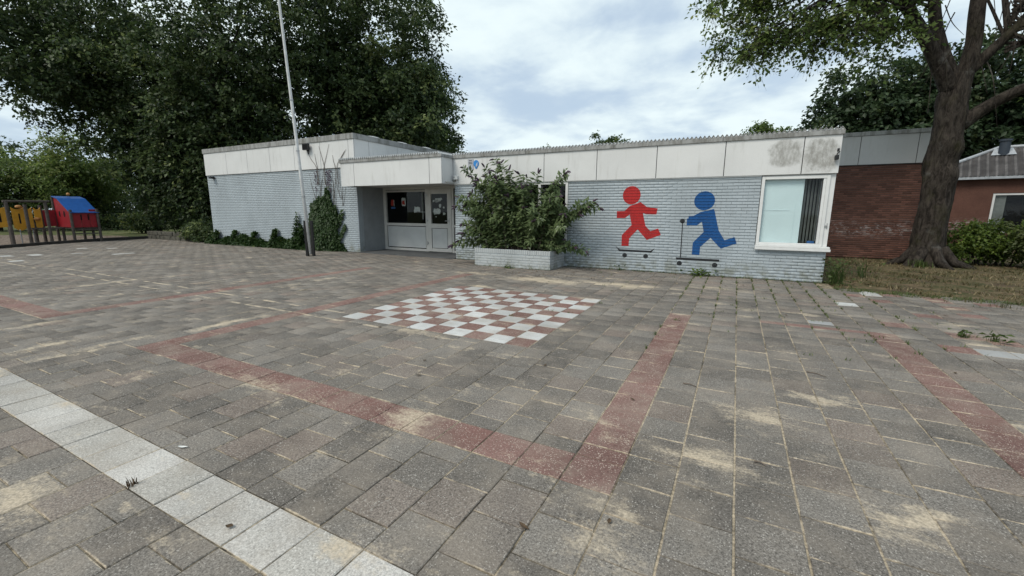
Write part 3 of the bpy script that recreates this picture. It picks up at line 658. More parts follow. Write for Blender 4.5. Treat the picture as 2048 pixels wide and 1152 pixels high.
def painted(name, poly, mat, parent):
    """coat of paint that follows brick faces and recessed joints"""
    zs = [p[1] for p in poly]; lo, hi = min(zs), max(zs); cuts = set(zs); k0 = int(lo/CH)-1
    for k in range(k0, int(hi/CH)+2): cuts |= {k*CH+JH, (k+1)*CH-JH}
    cuts = sorted(c for c in cuts if lo <= c <= hi); m = MB(); n = len(poly)
    for a, b in zip(cuts[:-1], cuts[1:]):
        if b-a < 1e-5: continue
        mid = (a+b)/2; X = []
        for i in range(n):
            (x1, z1), (x2, z2) = poly[i], poly[(i+1) % n]
            if (z1 > mid) != (z2 > mid):
                g = lambda z: x1+(x2-x1)*(z-z1)/(z2-z1)
                X.append((g(mid), g(a), g(b)))
        X.sort(); fz = mid/CH % 1; joint = fz*CH < JH or fz*CH > CH-JH; y = YW+.0142 if joint else YW-.0022
        for p, q in zip(X[0::2], X[1::2]): m.add([(p[1], y, a), (q[1], y, a), (q[2], y, b), (p[2], y, b)], [(0, 1, 2, 3)])
    return m.build(name, mat, parent)
fr_ = thing('painted_figure', 'red figure riding a skateboard painted on the grey brick wall', 'mural', (2.75, YW, .3))
painted('head', circ(2.545, 1.936, .224, .228), M['p_red'], fr_); painted('body', RED, M['p_red'], fr_)
painted('skateboard_deck', [(2.194, .624), (2.306, .546), (3.097, .542), (3.194, .612), (3.116, .492), (2.297, .493)], M['p_black'], fr_)
for x in (2.445, 2.981): painted('wheel', circ(x, .393, .06, n=24), M['p_black'], fr_)
fb_ = thing('painted_figure', 'blue figure pushing a scooter painted on the grey brick wall', 'mural', (4.3, YW, .2))
painted('head', circ(4.263, 1.785, .226, .221), M['p_blue'], fb_); painted('body', BLUE, M['p_blue'], fb_)
painted('scooter_deck', [(3.716, .407), (4.695, .405), (4.696, .35), (3.721, .347)], M['p_black'], fb_); painted('scooter_pole', [(3.808, .41), (3.832, .41), (3.822, 1.28), (3.802, 1.28)], M['p_black'], fb_); painted('handle_knob', circ(3.806, 1.303, .057, n=24), M['p_black'], fb_)
for x in (3.805, 4.603): painted('wheel', circ(x, .262, .06, n=24), M['p_black'], fb_)

# ------------------------------------------------------------------ fittings on the school
yf = YW-.04
al = thing('alarm_box', 'small white alarm box under the fascia beside the entrance canopy', 'alarm', (-2.83, yf, 2.5))
MB().box(-2.90, -2.75, yf-.09, yf-.001, 2.47, 2.59).build('housing', M['white'], al, bevel=.015); MB().sphere((-2.86, yf-.092, 2.545), .018, 10).build('lens', M['black'], al); MB().box(-2.935, -2.86, yf-.07, yf-.001, 2.42, 2.466).build('bracket', M['cap'], al, bevel=.005)
sg = thing('notice_sign', 'pale grey notice sign on the white fascia left of the shrub', 'sign', (-2.3, yf, 2.9))
MB().box(-2.40, -2.20, yf-.012, yf-.001, 2.76, 3.06).build('plate', M['sign_grey'], sg)
for z, a, b in ((3.02, -2.36, -2.25), (2.97, -2.37, -2.24), (2.93, -2.37, -2.23), (2.84, -2.37, -2.30), (2.80, -2.37, -2.26)): MB().box(a, b, yf-.014, yf-.0125, z-.008, z+.008).build('print_line', M['black'], sg)
bs = thing('emblem_sign', 'blue round emblem with a pointed tail beside the grey notice sign', 'sign', (-2.1, yf, 2.9))
P = [(-2.105+.095*math.cos(a), 2.925+.10*math.sin(a)) for a in [math.radians(q) for q in range(-35, 216, 12)]]+[(-2.125, 2.775), (-2.085, 2.775)]
MB().prism(P, yf-.014, yf-.001).build('plate', M['sign_blue'], bs)
MB().prism([(-2.12, 2.83), (-2.06, 2.85), (-2.05, 2.97), (-2.085, 2.93), (-2.10, 2.90)], yf-.016, yf-.0145).build('emblem', M['sign_grey'], bs)
cm = thing('security_camera', 'small black camera on the stained end of the white fascia', 'camera', (6.70, yf, 2.65))
MB().box(6.665, 6.735, yf-.11, yf-.015, 2.60, 2.69).build('housing', M['black'], cm, bevel=.01); MB().tube([(6.70, yf-.05, 2.69), (6.71, yf-.04, 2.73), (6.745, yf-.03, 2.76), (6.72, yf, 2.80)], .012, 8).build('arm', M['black'], cm); MB().box(6.70, 6.74, yf-.02, yf-.001, 2.77, 2.83).build('base', M['black'], cm, bevel=.004)
fl = thing('floodlight', 'square black floodlight on the upper white fascia above the ivy', 'lamp', (-9.58, yf, 3.8))
MB().box(-9.70, -9.38, yf-.16, yf-.06, 3.74, 3.97).build('housing', M['black'], fl, bevel=.02); MB().box(-9.67, -9.41, yf-.164, yf-.161, 3.77, 3.94).build('lens', M['room'], fl); MB().box(-9.58, -9.51, yf-.06, yf-.001, 3.70, 3.80).build('bracket', M['black'], fl); MB().tube([(-9.54, yf-.03, 3.70), (-9.53, yf-.03, 3.60)], .02, 8).build('sensor', M['black'], fl)
wlp = thing('wall_lamp', 'small black lamp at the far corner of the school wall', 'lamp', (-16.1, YW, 2.95))
MB().box(-16.14, -16.02, YW-.03, YW-.003, 2.88, 3.0).box(-16.13, -15.93, YW-.20, YW-.03, 2.90, 2.98).build('housing', M['black'], wlp, bevel=.01)

# ------------------------------------------------------------------ planter
pl = thing('brick_planter', 'grey painted brick planter against the school wall below the shrub', 'planter', (-.39, 6.55, 0))
PX0, PX1, PY0 = -1.555, .765, 6.03
pm = MB(); pm.box(PX0+.008, PX1-.008, PY0+.008, PY0+.1, 0, .485); pm.box(PX0+.008, PX0+.1, PY0+.1, YW-.002, 0, .485); pm.box(PX1-.1, PX1-.008, PY0+.1, YW-.002, 0, .485)
pw = pm.build('planter_wall', M['mortar_grey'], pl)
for (x, z, w, h_) in courses(PX0, PX1, 0, 5*CH, [], .07): link('brick', block_mesh(round(w, 3), round(h_, 3), .004, .03, M['brick_grey2'], True, rnd.randrange(2)), pw, (x, PY0+rnd.uniform(-.003, .003), z))
n = 36
for k in range(n): link('brick', block_mesh(round((PX1-PX0)/n-.009, 3), .113, .005, .1, M['brick_grey2'], True, rnd.randrange(2)), pw, (PX0+(k+.5)*(PX1-PX0)/n, PY0+rnd.uniform(-.003, .003), .428+rnd.uniform(-.003, .003)))
for (y, z, w, h_) in courses(PY0+.035, YW-.004, 0, 5*CH, [], .12)+[(PY0+.10+(k+.5)*.064, .428, .055, .113) for k in range(15)]:
    o = link('brick', block_mesh(round(w, 3), round(h_, 3), .004, .03, M['brick_grey2'], True, 0), pw, (PX1+rnd.uniform(-.003, .002), y, z)); o.rotation_euler = (0, 0, math.pi/2)
MB().box(PX0+.1, PX1-.1, PY0+.1, YW-.003, .05, .43).build('soil', M['soil'], pl)

# ------------------------------------------------------------------ brick annex and house behind
YA = 14.2
an = thing('brick_annex', 'brown brick annex with pale grey fascia behind the big tree', 'building', (8, YA, 0))
m = MB(); m.box(3.0, 10.75, YA+.01, YA+.2, 0, 3.12); m.box(10.54, 10.745, YA+.2, 20, 0, 3.12); aw = m.build('brick_wall', M['mortar_brown'], an)
stuff_blocks('brickwork', [(x, YA+rnd.uniform(-.0015, .0015), z, w, h_) for (x, z, w, h_) in courses(6.6, 10.75, 0, 3.08, [])], .004, .03, M['brick_brown'], aw, True, .004)
panels([3, 5.4, 6.9, 8.40, 9.86, 10.80], YA-.05, 3.09, 4.0, M['panel2'], an); panels([YA-.03, 15.8, 17.4, 20], 10.80, 3.09, 4.0, M['panel2'], an, 'y')
MB().box(3, 10.77, YA-.028, YA+.3, 3.1, 3.99).build('fascia_backing', M['black'], an); MB().box(3, 10.84, YA-.09, 20, 4.002, 4.13).build('roof_edge', M['cap'], an, bevel=.01); MB().box(3, 10.77, YA-.04, YA+.005, 3.065, 3.087).build('drip_strip', M['black'], an)
hs = thing('house', 'red brick house with grey corrugated hip roof behind the hedge', 'house', (14.5, 22, 0))
R_ = Matrix.Rotation(math.radians(-16), 4, 'Z')
def hp(x, y, z): v = R_ @ Vector((x-12.6, y-22, 0)); return (v.x+12.6, v.y+22, z)
def hbuild(m, name, mat, parent, **k):
    m.v = [hp(*p) for p in m.v]; return m.build(name, mat, parent, **k)
HW = [(14.55, 19.0, .7, 2.35)]
wallh = hbuild(wallbox(MB(), 12.2, 19.5, 0, 3.0, 22, 22.25, HW), 'wall', M['brick_brown'], hs); hbuild(MB().box(12.2, 12.44, 22.26, 28, 0, 3.0), 'wall', M['brick_brown'], hs)
wn_ = hbuild(frame(MB(), 14.56, 18.99, .71, 2.34, 22.02, 22.1, .07).box(15.9, 15.98, 22.02, 22.1, .78, 2.27).box(17.4, 17.48, 22.02, 22.1, .78, 2.27), 'window', M['white_frame'], hs)
hbuild(MB().box(14.62, 18.93, 22.06, 22.066, .77, 2.28), 'pane', M['glass'], wn_); hbuild(MB().box(14.64, 14.95, 22.12, 22.13, .77, 2.28), 'curtain', M['blind'], wn_); hbuild(MB().box(14.3, 19.3, 22.3, 22.32, .5, 2.6), 'room', M['room'], wn_)
hbuild(MB().box(12.0, 19.9, 21.72, 21.84, 2.93, 3.03), 'gutter', M['lead'], hs)
# hip roof as corrugated strips
n = 120; x0, x1 = 12.0, 19.9; ridge0, ridge1, yr, zr = 14.6, 15.4, 24.0, 4.35; v = []; f = []
for i in range(n+1):
    x = x0+(x1-x0)*i/n; tx = min(1, (x-x0)/(ridge0-x0)) if x < ridge0 else min(1, (x1-x)/(x1-ridge1)); tx = max(tx, .0); dz = .045 if i % 2 else 0
    v += [(x, 21.74, 3.02+dz), (x, 21.74+(yr-21.74)*tx, 3.02+(zr-3.02)*tx+dz)]
for i in range(n): f.append((2*i, 2*i+2, 2*i+3, 2*i+1))
rm = MB(); rm.add(v, f); rm.m = [1 if i % 2 == 0 and i % 4 else 0 for i in range(n)]; rf = hbuild(rm, 'roof', [M['roof_sheet'], M['roof_rib']], hs)
hbuild(MB().add([(12.0, 21.74, 3.02), (14.6, 24.0, 4.35), (14.6, 26, 4.35), (12.0, 28.2, 3.02), (19.9, 21.74, 3.02), (15.4, 24, 4.35), (15.4, 26, 4.35), (19.9, 28.2, 3.02)], [(0, 1, 2, 3), (4, 7, 6, 5), (1, 5, 6, 2)]), 'roof_back', M['roof_sheet'], hs)
for a, b in (((12.0, 21.74, 3.07), (14.6, 24.0, 4.40)), ((15.4, 24, 4.40), (19.9, 21.74, 3.07)), ((14.6, 24, 4.40), (15.4, 24, 4.40))): hbuild(MB().tube([a, b], .07, 8), 'ridge_cap', M['lead'], rf)
hbuild(MB().tube([(14.72, 23.45, 4.0), (14.72, 23.45, 4.62)], .17, 14).tube([(14.72, 23.45, 4.60), (14.72, 23.45, 4.68)], .21, 14), 'flue', M['pipe'], rf); hbuild(MB().add([(14.35, 23.30, 4.02), (15.10, 23.30, 4.02), (15.0, 23.75, 4.34), (14.45, 23.75, 4.34)], [(0, 1, 2, 3)]), 'flashing', M['lead'], rf)

# ------------------------------------------------------------------ foliage helpers
def unit(a): return a/np.maximum(np.linalg.norm(a, axis=-1, keepdims=True), 1e-9)
def leaf_mesh(P, D, N, size, wid=.32, fold=.10, droop=.12):
    """one folded two-triangle leaf for each point: P base, D direction, N normal"""
    D = unit(D); N = unit(N-D*(N*D).sum(-1, keepdims=True)); Sd = np.cross(D, N); s = size[:, None]
    V = np.stack([P, P+D*s*.5+Sd*s*wid+N*s*fold, P+D*s-N*s*droop, P+D*s*.5-Sd*s*wid+N*s*fold], 1)
    b = 4*np.arange(len(P))[:, None]
    F = np.stack([b+np.array([0, 1, 2]), b+np.array([0, 2, 3])], 1).reshape(-1, 3)
    return V.reshape(-1, 3), F
def crown(name, parent, lobes, mat, size, seed, cr=(.45, .95), per=60, flat=.5, wid=.33, shell=.55, droop=.35, bright=0., twigs=None):
    """lobes: (cx,cy,cz,rx,ry,rz,n_clumps); leaves gathered in drooping clumps through the crown"""
    g = np.random.default_rng(seed); Ps = []; Ns = []; Ds = []; Ts = []
    for (cx, cy, cz, rx, ry, rz, nc) in lobes:
        d = unit(g.normal(size=(nc, 3))); rr = 1-shell*g.random(nc)**1.6
        wobble = 1+.16*np.sin(d[:, 0]*5+seed)+.14*np.sin(d[:, 1]*6+2*seed)+.10*np.sin(d[:, 2]*9+3*seed)
        C = np.array([cx, cy, cz])+d*(rr*wobble)[:, None]*np.array([rx, ry, rz])
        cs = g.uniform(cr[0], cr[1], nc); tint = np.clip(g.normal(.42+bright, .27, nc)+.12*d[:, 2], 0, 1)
        k = np.maximum(8, g.poisson(per, nc)*np.clip((cs/np.mean(cs))**2, .4, 2)).astype(int); idx = np.repeat(np.arange(nc), k)
        nsp = 9; sd_ = g.normal(size=(nc, nsp, 3))*np.array([1, 1, flat]); sd_ = unit(sd_)*g.uniform(.55, 1.15, (nc, nsp, 1)); sp_ = g.integers(0, nsp, len(idx)); tt = g.random(len(idx))**.75
        o = sd_[idx, sp_]*tt[:, None]; o[:, 2] -= droop*tt**2; o += g.normal(0, .075, o.shape)
        P = C[idx]+o*cs[idx][:, None]; ok = P[:, 2] > .05
        if twigs is not None:
            e = C[:, None]+(sd_+np.array([0, 0, -droop]))*cs[:, None, None]; md = C[:, None]+(sd_*.55+np.array([0, 0, -droop*.3]))*cs[:, None, None]
            for q in range(nc):
                for w_ in range(nsp): twigs.tube([C[q], md[q, w_], e[q, w_]], [.008, .005, .002], 3, cap=False)
        out = unit(np.concatenate([sd_[idx, sp_][:, :2]*.8, -.25+g.normal(0, .3, (len(idx), 1))], 1)+g.normal(0, .45, (len(idx), 3)))
        nm = np.array([0, 0, .9])+d[idx]*.45+g.normal(0, .42, (len(idx), 3))
        Ps.append(P[ok]); Ds.append(out[ok]); Ns.append(nm[ok]); Ts.append(np.clip(tint[idx]+g.normal(0, .16, len(idx)), 0, 1)[ok])
    P, D, N, T = map(np.concatenate, (Ps, Ds, Ns, Ts)); s = size*g.uniform(.65, 1.25, len(P))
    V, F = leaf_mesh(P, D, N, s, wid)
    return trimesh(name, V, F, mat, parent, np.repeat(T, 2))
def limb(m, pts, r, n=9, rough=.12, seed=1, steps=5):
    """smooth limb through control points"""
    P = [Vector(p) for p in pts]; out = []; rad = []
    for i in range(len(P)-1):
        p0, p1, p2, p3 = P[max(i-1, 0)], P[i], P[i+1], P[min(i+2, len(P)-1)]
        for k in range(steps):
            t_ = k/steps
            out.append(.5*((2*p1)+(-p0+p2)*t_+(2*p0-5*p1+4*p2-p3)*t_*t_+(-p0+3*p1-3*p2+p3)*t_**3)); rad.append(r[i]+(r[i+1]-r[i])*t_)
    out.append(P[-1]); rad.append(r[-1]); return m.tube(out, rad, n, rough=rough, seed=seed)
def tree(name, label, base, r, lobes, lmat, bmat, size, seed, group=None, trunk_top=None, **k):
    t = thing(name, label, 'tree', (base[0], base[1], 0), group); g = random.Random(seed)
    zt = trunk_top or sum(l[2] for l in lobes)/len(lobes); m = MB()
    limb(m, [(base[0], base[1], -.1), (base[0]+.05, base[1], .5), (base[0]+g.uniform(-.2, .2), base[1]+g.uniform(-.2, .2), zt*.5), (base[0]+g.uniform(-.4, .4), base[1], zt)], [r*1.5, r*1.05, r*.8, r*.45], 12, .15, seed)
    for l in lobes:
        z0 = max(zt*.3, min(zt*.85, l[2]-l[5]*.4-.8)); a = (base[0]+g.uniform(-.1, .1), base[1], z0); mid = ((a[0]+l[0])/2, (a[1]+l[1])/2, (z0+l[2])/2+.4)
        limb(m, [a, mid, (l[0], l[1], l[2])], [r*.42, r*.28, r*.08], 7, .1, seed)
        for q in range(3): limb(m, [mid, (l[0]+g.uniform(-.5, .5)*l[3], l[1]+g.uniform(-.5, .5)*l[4], l[2]+g.uniform(-.3, .6)*l[5])], [r*.16, r*.03], 5, 0, seed, 3)
    m.build('trunk', bmat, t, smooth=True)
    crown('crown', t, lobes, lmat, size, seed, **k); return t

# ------------------------------------------------------------------ big trees on the left
GL = 'tall dark trees round the school'
tree('broadleaf_tree', 'huge dark tree hanging low beside the far corner of the school', (-20.3, 10.0), .42,
     [(-19.2, 10.8, 10.5, 4.6, 3.6, 5.0, 520), (-22.6, 9.6, 6.6, 4.2, 3.0, 3.6, 420), (-23.6, 9.2, 3.9, 3.2, 2.2, 2.0, 230), (-20.9, 9.2, 4.3, 2.3, 1.7, 2.3, 190), (-26.5, 9.5, 9.0, 4.0, 3.5, 4.0, 330), (-18.5, 10.6, 6.4, 2.6, 2.0, 2.2, 130), (-27.0, 11.2, 5.2, 2.6, 2.4, 2.0, 140), (-25.0, 8.8, 5.6, 2.6, 2.0, 2.2, 150), (-22.0, 8.9, 2.6, 1.9, 1.4, 1.3, 90), (-19.9, 8.9, 2.9, 1.3, 1.1, 1.5, 80), (-24.8, 9.4, 2.4, 1.8, 1.4, 1.2, 70)],
     M['leaf_dark'], M['bark_dark'], .20, 3, GL, 9, per=58, cr=(.6, 1.2))
tree('broadleaf_tree', 'tall dark tree rising behind the higher wing of the school', (-15.2, 17.0), .45,
     [(-15.9, 16.5, 11.5, 5.0, 4.2, 6.0, 620), (-14.2, 15.5, 7.2, 4.2, 3.2, 3.4, 330), (-18.2, 15.2, 8.2, 3.8, 3.0, 4.2, 260), (-12.9, 16.0, 5.4, 2.3, 2.4, 2.2, 130), (-12.1, 17.0, 8.6, 1.6, 2.0, 2.2, 80)],
     M['leaf_dark'], M['bark_dark'], .21, 8, GL, 11, per=55, cr=(.6, 1.2))
tree('broadleaf_tree', 'lighter green tree between the dark treetops and the open sky', (-14.2, 21.0), .3,
     [(-14.6, 20.5, 7.4, 2.1, 2.2, 2.4, 130), (-13.9, 20.5, 5.2, 2.1, 2.0, 1.7, 110), (-15.4, 21, 9.4, 2.2, 2.2, 2.2, 110)], M['leaf_mid'], M['bark_dark'], .21, 15, GL, 7, per=52, cr=(.5, 1.0), bright=.1)
tree('broadleaf_tree', 'dark tree with high boughs over the play equipment', (-31.5, 11.0), .38,
     [(-27.5, 7.2, 12.0, 4.6, 3.6, 3.4, 230), (-30.5, 8.0, 8.8, 3.6, 2.8, 2.6, 130), (-28.5, 5.2, 9.4, 2.6, 2.4, 1.9, 70), (-25.4, 6.6, 8.8, 2.2, 2.0, 1.7, 70), (-33.0, 9.0, 12.0, 4.5, 3.5, 4.0, 170), (-29.0, 3.6, 11.5, 3.2, 2.6, 2.6, 120), (-26.2, 4.6, 8.0, 1.6, 1.5, 1.0, 30), (-27.0, 9.0, 7.4, 1.8, 1.5, 1.2, 50)],
     M['leaf_dark'], M['bark_dark'], .20, 21, GL, 9, per=50, cr=(.5, 1.1), droop=.5)
GB = 'lighter trees beyond the play area'
for (x, y, h_, rr, mk, sd, lb) in ((-44, 6.5, 6.4, 2.6, 'leaf_light', 31, 'pale grey-green tree left of the yellow play panels'), (-43, 9.6, 6.0, 2.4, 'leaf_mid', 32, 'bushy tree above the blue play roof'), (-41, 10.4, 8.6, 2.4, 'leaf_light', 33, 'yellowish tree tip rising behind the bushy trees'),
                              (-46, 13.4, 6.0, 2.8, 'leaf_mid', 34, 'mid green tree right of the play house'), (-40, 16.5, 5.2, 2.6, 'leaf_far', 35, 'shaded tree beyond the lawn hedge')):
    tree('park_tree', lb, (x, y), .16, [(x, y, h_*.66, rr, rr, h_*.30, 110), (x+.6, y-rr*.6, h_*.45, rr*.8, rr*.8, h_*.22, 70), (x+.4, y+rr*.6, h_*.48, rr*.8, rr*.8, h_*.22, 70)], M[mk], M['bark_dark'], .20, sd, GB, per=46, cr=(.5, 1.), bright=.25)
# closing belt of woodland, too far to tell apart
g = random.Random(5); lob = []
for k in range(46):
    a = -62+g.uniform(-8, 8); y = -30+k*2.3; lob.append((a+2, y, 1.0, 3, 2.4, 1.5, 26)); lob.append((a, y, g.uniform(3, 6), 4, 3, g.uniform(3, 6), 34))
bt = crown('woodland', None, lob, M['leaf_far'], .42, 50, per=26, cr=(.9, 1.8)); tag(bt, 'dark woodland belt beyond the lawn on the far left', 'woodland', kind='stuff')
lob = []
for k in range(34):
    x = -40+k*2.6; lob.append((x, 58+g.uniform(-4, 4), g.uniform(1, 2.4), 3, 3, g.uniform(2, 3.0), 20))
bt = crown('woodland', None, lob, M['leaf_far'], .42, 51, per=22, cr=(.9, 1.8)); tag(bt, 'low woodland belt hidden behind the school roofs', 'woodland', kind='stuff')
# trees over the roofs and behind the annex
for (x, y, h_, rr, mk, sd, lb) in ((-9.2, 30, 7.0, 1.5, 'leaf_mid', 41, 'small low treetop just showing over the white fascia above the shrub'), (-4.3, 30, 7.6, 1.35, 'leaf_mid', 42, 'rounded treetop over the roof edge above the red painted figure'), (6.5, 30, 7.6, 1.7, 'leaf_light', 43, 'pale wispy treetop over the roof above the corner window')):
    tree('treetop', lb, (x, y), .14, [(x-.5, y, h_-1.1, rr*.8, rr*.8, 1.1, 34), (x+.5, y+.2, h_-1.3, rr*.8, rr*.8, 1.0, 34), (x, y, h_-2.2, rr*1.2, rr*1.2, 1.2, 50)], M[mk], M['bark_dark'], .2, sd, None, per=42, cr=(.35, .7))
GR = 'dark trees behind the annex'
for (x, y, h_, rr, sd, lb) in ((11.6, 28, 10.2, 3.1, 61, 'dense dark tree above the annex fascia'), (15.8, 29, 11.6, 3.5, 62, 'dense dark tree above the corrugated house roof'), (21.5, 28, 11.8, 4.2, 63, 'tall dark tree behind the house beyond the low tree limb'), (27.5, 27, 11.0, 4.0, 64, 'dark tree at the far side of the house')):
    tree('dense_tree', lb, (x, y), .26, [(x, y, h_*.70, rr, rr*.8, h_*.27, 230), (x-rr*.55, y-.5, h_*.55, rr*.7, rr*.7, h_*.2, 120), (x+rr*.55, y-.5, h_*.55, rr*.7, rr*.7, h_*.2, 120), (x, y-1, h_*.38, rr, rr*.8, h_*.2, 130)], M['leaf_far'], M['bark_dark'], .26, sd, GR, per=46, cr=(.5, 1.05), flat=.6)

# ------------------------------------------------------------------ big tree on the right
bt = thing('plane_tree', 'big tree with thick knobbly trunk standing on the dry lawn', 'tree', (10.08, 12.75, 0))
m = MB(); pts = [(10.10, 12.75, -.15), (10.10, 12.75, .05), (10.09, 12.75, .25), (10.08, 12.75, .55), (10.07, 12.75, 1.2), (10.08, 12.75, 1.9), (10.08, 12.75, 2.5), (10.07, 12.75, 3.0), (10.07, 12.75, 3.6), (10.06, 12.75, 4.2), (10.08, 12.75, 4.8), (10.08, 12.75, 5.35)]
rr = [.60, .52, .43, .385, .355, .345, .345, .335, .315, .31, .32, .25]; P2 = []; R2 = []
for i in range(len(pts)-1):
    for k in range(14):
        t_ = k/14; P2.append(tuple(np.array(pts[i])*(1-t_)+np.array(pts[i+1])*t_)); R2.append(rr[i]*(1-t_)+rr[i+1]*t_)
BUMPS = [(2.2, 2.9, .16, .35), (5.2, 2.6, .13, .3), (4.4, 3.5, .10, .25), (5.7, 3.3, .15, .28), (4.9, 1.7, .08, .3), (3.6, 2.2, .09, .35), (4.0, 4.2, .10, .3), (5.9, 4.1, .12, .3), (3.1, 4.7, .14, .35), (4.6, 2.95, -.07, .2), (5.45, 3.0, -.12, .25), (4.2, 1.0, -.06, .5)]
n = 110; v = []; f = []
for i, (p, r) in enumerate(zip(P2, R2)):
    for k in range(n):
        a = 2*math.pi*k/n; c, s_ = math.cos(a), math.sin(a); q = Vector((c*1.1, s_*1.1, p[2]*.5)); d = r*(1+.14*mnoise.noise(q+Vector((3, 1, 2)))+.07*mnoise.noise(Vector((c*3.2, s_*3.2, p[2]*.8)))+.035*mnoise.noise(Vector((c*8, s_*8, p[2]*1.3)))+.035*mnoise.noise(Vector((c*9, s_*9, p[2]*5)))+.02*mnoise.noise(Vector((c*17, s_*17, p[2]*9))))
        d += max(0, .55-p[2])**2*.75*max(0, math.sin(a*5+1.3))
        for (ba, bz, bh, bw) in BUMPS:
            da = (a-ba+math.pi) % (2*math.pi)-math.pi; d += .62*bh*math.exp(-(da*.42/bw)**2-((p[2]-bz)/bw)**2)
        v.append((p[0]+c*d, p[1]+s_*d, p[2]))
for i in range(len(P2)-1):
    for k in range(n): f.append((i*n+k, i*n+(k+1) % n, (i+1)*n+(k+1) % n, (i+1)*n+k))
m.add(v, f)
for a in (3.3, 4.1, 4.9, 5.7, 6.2, .8, 2.2): m.tube([(10.1+.30*math.cos(a), 12.75+.30*math.sin(a), .50), (10.1+.62*math.cos(a), 12.75+.62*math.sin(a), .10), (10.1+1.15*math.cos(a+.1), 12.75+1.15*math.sin(a+.1), -.08)], [.14, .11, .04], 9, rough=.25, seed=a)
trunk = m.build('trunk', M['bark'], bt, smooth=True)
LB = [([(9.95, 12.7, 4.9), (9.45, 12.45, 5.75), (8.85, 12.1, 6.6), (8.2, 11.8, 7.5), (6.6, 11.4, 8.7)], [.22, .17, .14, .10, .04]), ([(10.0, 12.8, 5.1), (9.62, 12.8, 6.1), (9.38, 12.9, 7.2), (9.1, 13, 9.2)], [.21, .165, .14, .10]),
      ([(10.2, 12.8, 5.0), (10.28, 12.75, 6.0), (10.2, 12.7, 7.2), (10.3, 13, 9.2)], [.22, .18, .165, .11]), ([(10.3, 12.7, 3.95), (10.8, 12.6, 4.42), (11.55, 12.4, 4.85), (13.4, 12.0, 5.7)], [.19, .15, .12, .07]),
      ([(10.25, 12.8, 5.3), (10.75, 12.7, 5.95), (11.3, 12.6, 6.6), (12.6, 12.5, 7.9)], [.16, .12, .10, .05])]
for P_, r_ in LB:
    m = MB(); limb(m, P_, r_, 14, .12, P_[1][0], 7); m.build('limb', M['bark'], bt, smooth=True)
g = random.Random(9); m = MB()
LOB = [(6.3, 11.5, 8.4, 2.4, 1.6, 1.5, 80), (4.7, 11.2, 7.9, 1.2, 1.1, 1.3, 40), (8.0, 11.9, 8.1, 1.4, 1.2, 1.3, 40), (6.9, 11.2, 6.7, 1.7, 1.2, .8, 52), (5.2, 11.2, 6.55, 1.25, 1.0, .75, 36), (7.0, 12, 10.6, 3.6, 2.6, 1.6, 60), (11.0, 13, 10.4, 2.8, 2.6, 1.7, 34), (8.35, 12.0, 6.5, .9, .8, .6, 16), (4.0, 11.2, 8.6, .8, .8, .8, 14), (12.4, 12.2, 7.6, 1.2, 1.1, .9, 12), (12.8, 11.8, 5.4, .9, .8, .8, 8), (12.2, 12.0, 4.6, .6, .6, .5, 6)]
for l in LOB:                                                              # thin boughs that carry the leaves
    for q in range(7):
        e = (l[0]+g.uniform(-.9, .9)*l[3], l[1]+g.uniform(-.8, .8)*l[4], l[2]+g.uniform(-.9, .5)*l[5]); s_ = (8.4+g.uniform(-.6, .8), 11.9, 7.4+g.uniform(-.5, 1)) if l[0] < 9 else (10.9, 12.7, 6.3+g.uniform(-.6, .8))
        limb(m, [s_, ((s_[0]+e[0])/2, (s_[1]+e[1])/2, (s_[2]+e[2])/2+.35), e], [.045, .028, .006], 5, 0, 1, 4)
for q in range(26):                                                        # hanging bare shoots
    x = g.uniform(9.3, 11.6); y = 12.3+g.uniform(-.3, .3); z = g.uniform(5.2, 7.8); dx = g.uniform(-.5, .5); limb(m, [(x, y, z), (x+dx*.4, y-.1, z-.5), (x+dx, y-.15, z-g.uniform(.8, 1.9))], [.016, .011, .004], 4, 0, 1, 4)
crown('crown', bt, LOB, M['leaf_light'], .125, 77, per=54, cr=(.45, .85), flat=.55, droop=.45, shell=.95, wid=.32, bright=.08, twigs=m)
m.build('twigs', M['bark'], bt)['kind'] = 'stuff'

# ------------------------------------------------------------------ hedges and shrubs
def bush(name, label, lobes, mat, size, seed, group=None, stems=True, cat='shrub', **k):
    c = lobes[0]; t = thing(name, label, cat, (c[0], c[1], 0), group); crown('foliage', t, lobes, mat, size, seed, **k); m = MB(); g = random.Random(seed)
    for l in lobes:
        for q in range(5): limb(m, [(l[0]+g.uniform(-.2, .2), l[1]+g.uniform(-.2, .2), -.1), (l[0]+g.uniform(-.5, .5)*l[3], l[1]+g.uniform(-.5, .5)*l[4], l[2]+l[5]*.3)], [.03, .01], 5, 0, 1, 3)
    m.build('stems', M['bark_dark'], t)['kind'] = 'stuff'; return t
bush('bush', 'bright green bush beside the trunk of the big tree', [(11.5, 13.6, .75, .85, .6, .55, 90), (12.1, 13.7, .7, .7, .6, .55, 60)], M['leaf_hedge'], .085, 5, 'bushes beside the big tree', per=60, cr=(.22, .42), flat=.7)
bush('bush', 'wider dull green bush in front of the house window', [(12.9, 13.2, .85, .95, .7, .65, 120), (14.0, 13.3, .9, 1.0, .7, .7, 110), (13.3, 12.8, .45, 1.1, .5, .4, 60)], M['leaf_hedge2'], .085, 6, 'bushes beside the big tree', per=60, cr=(.22, .42), flat=.8)
bush('bush', 'dark low shrub at the far end of the school wall', [(-17.9, 7.3, .5, .75, .6, .5, 60), (-18.9, 7.8, .5, .8, .7, .5, 55), (-17.1, 7.4, .45, .4, .4, .45, 30)], M['leaf_dark'], .12, 12, per=45, cr=(.25, .45), flat=.8)
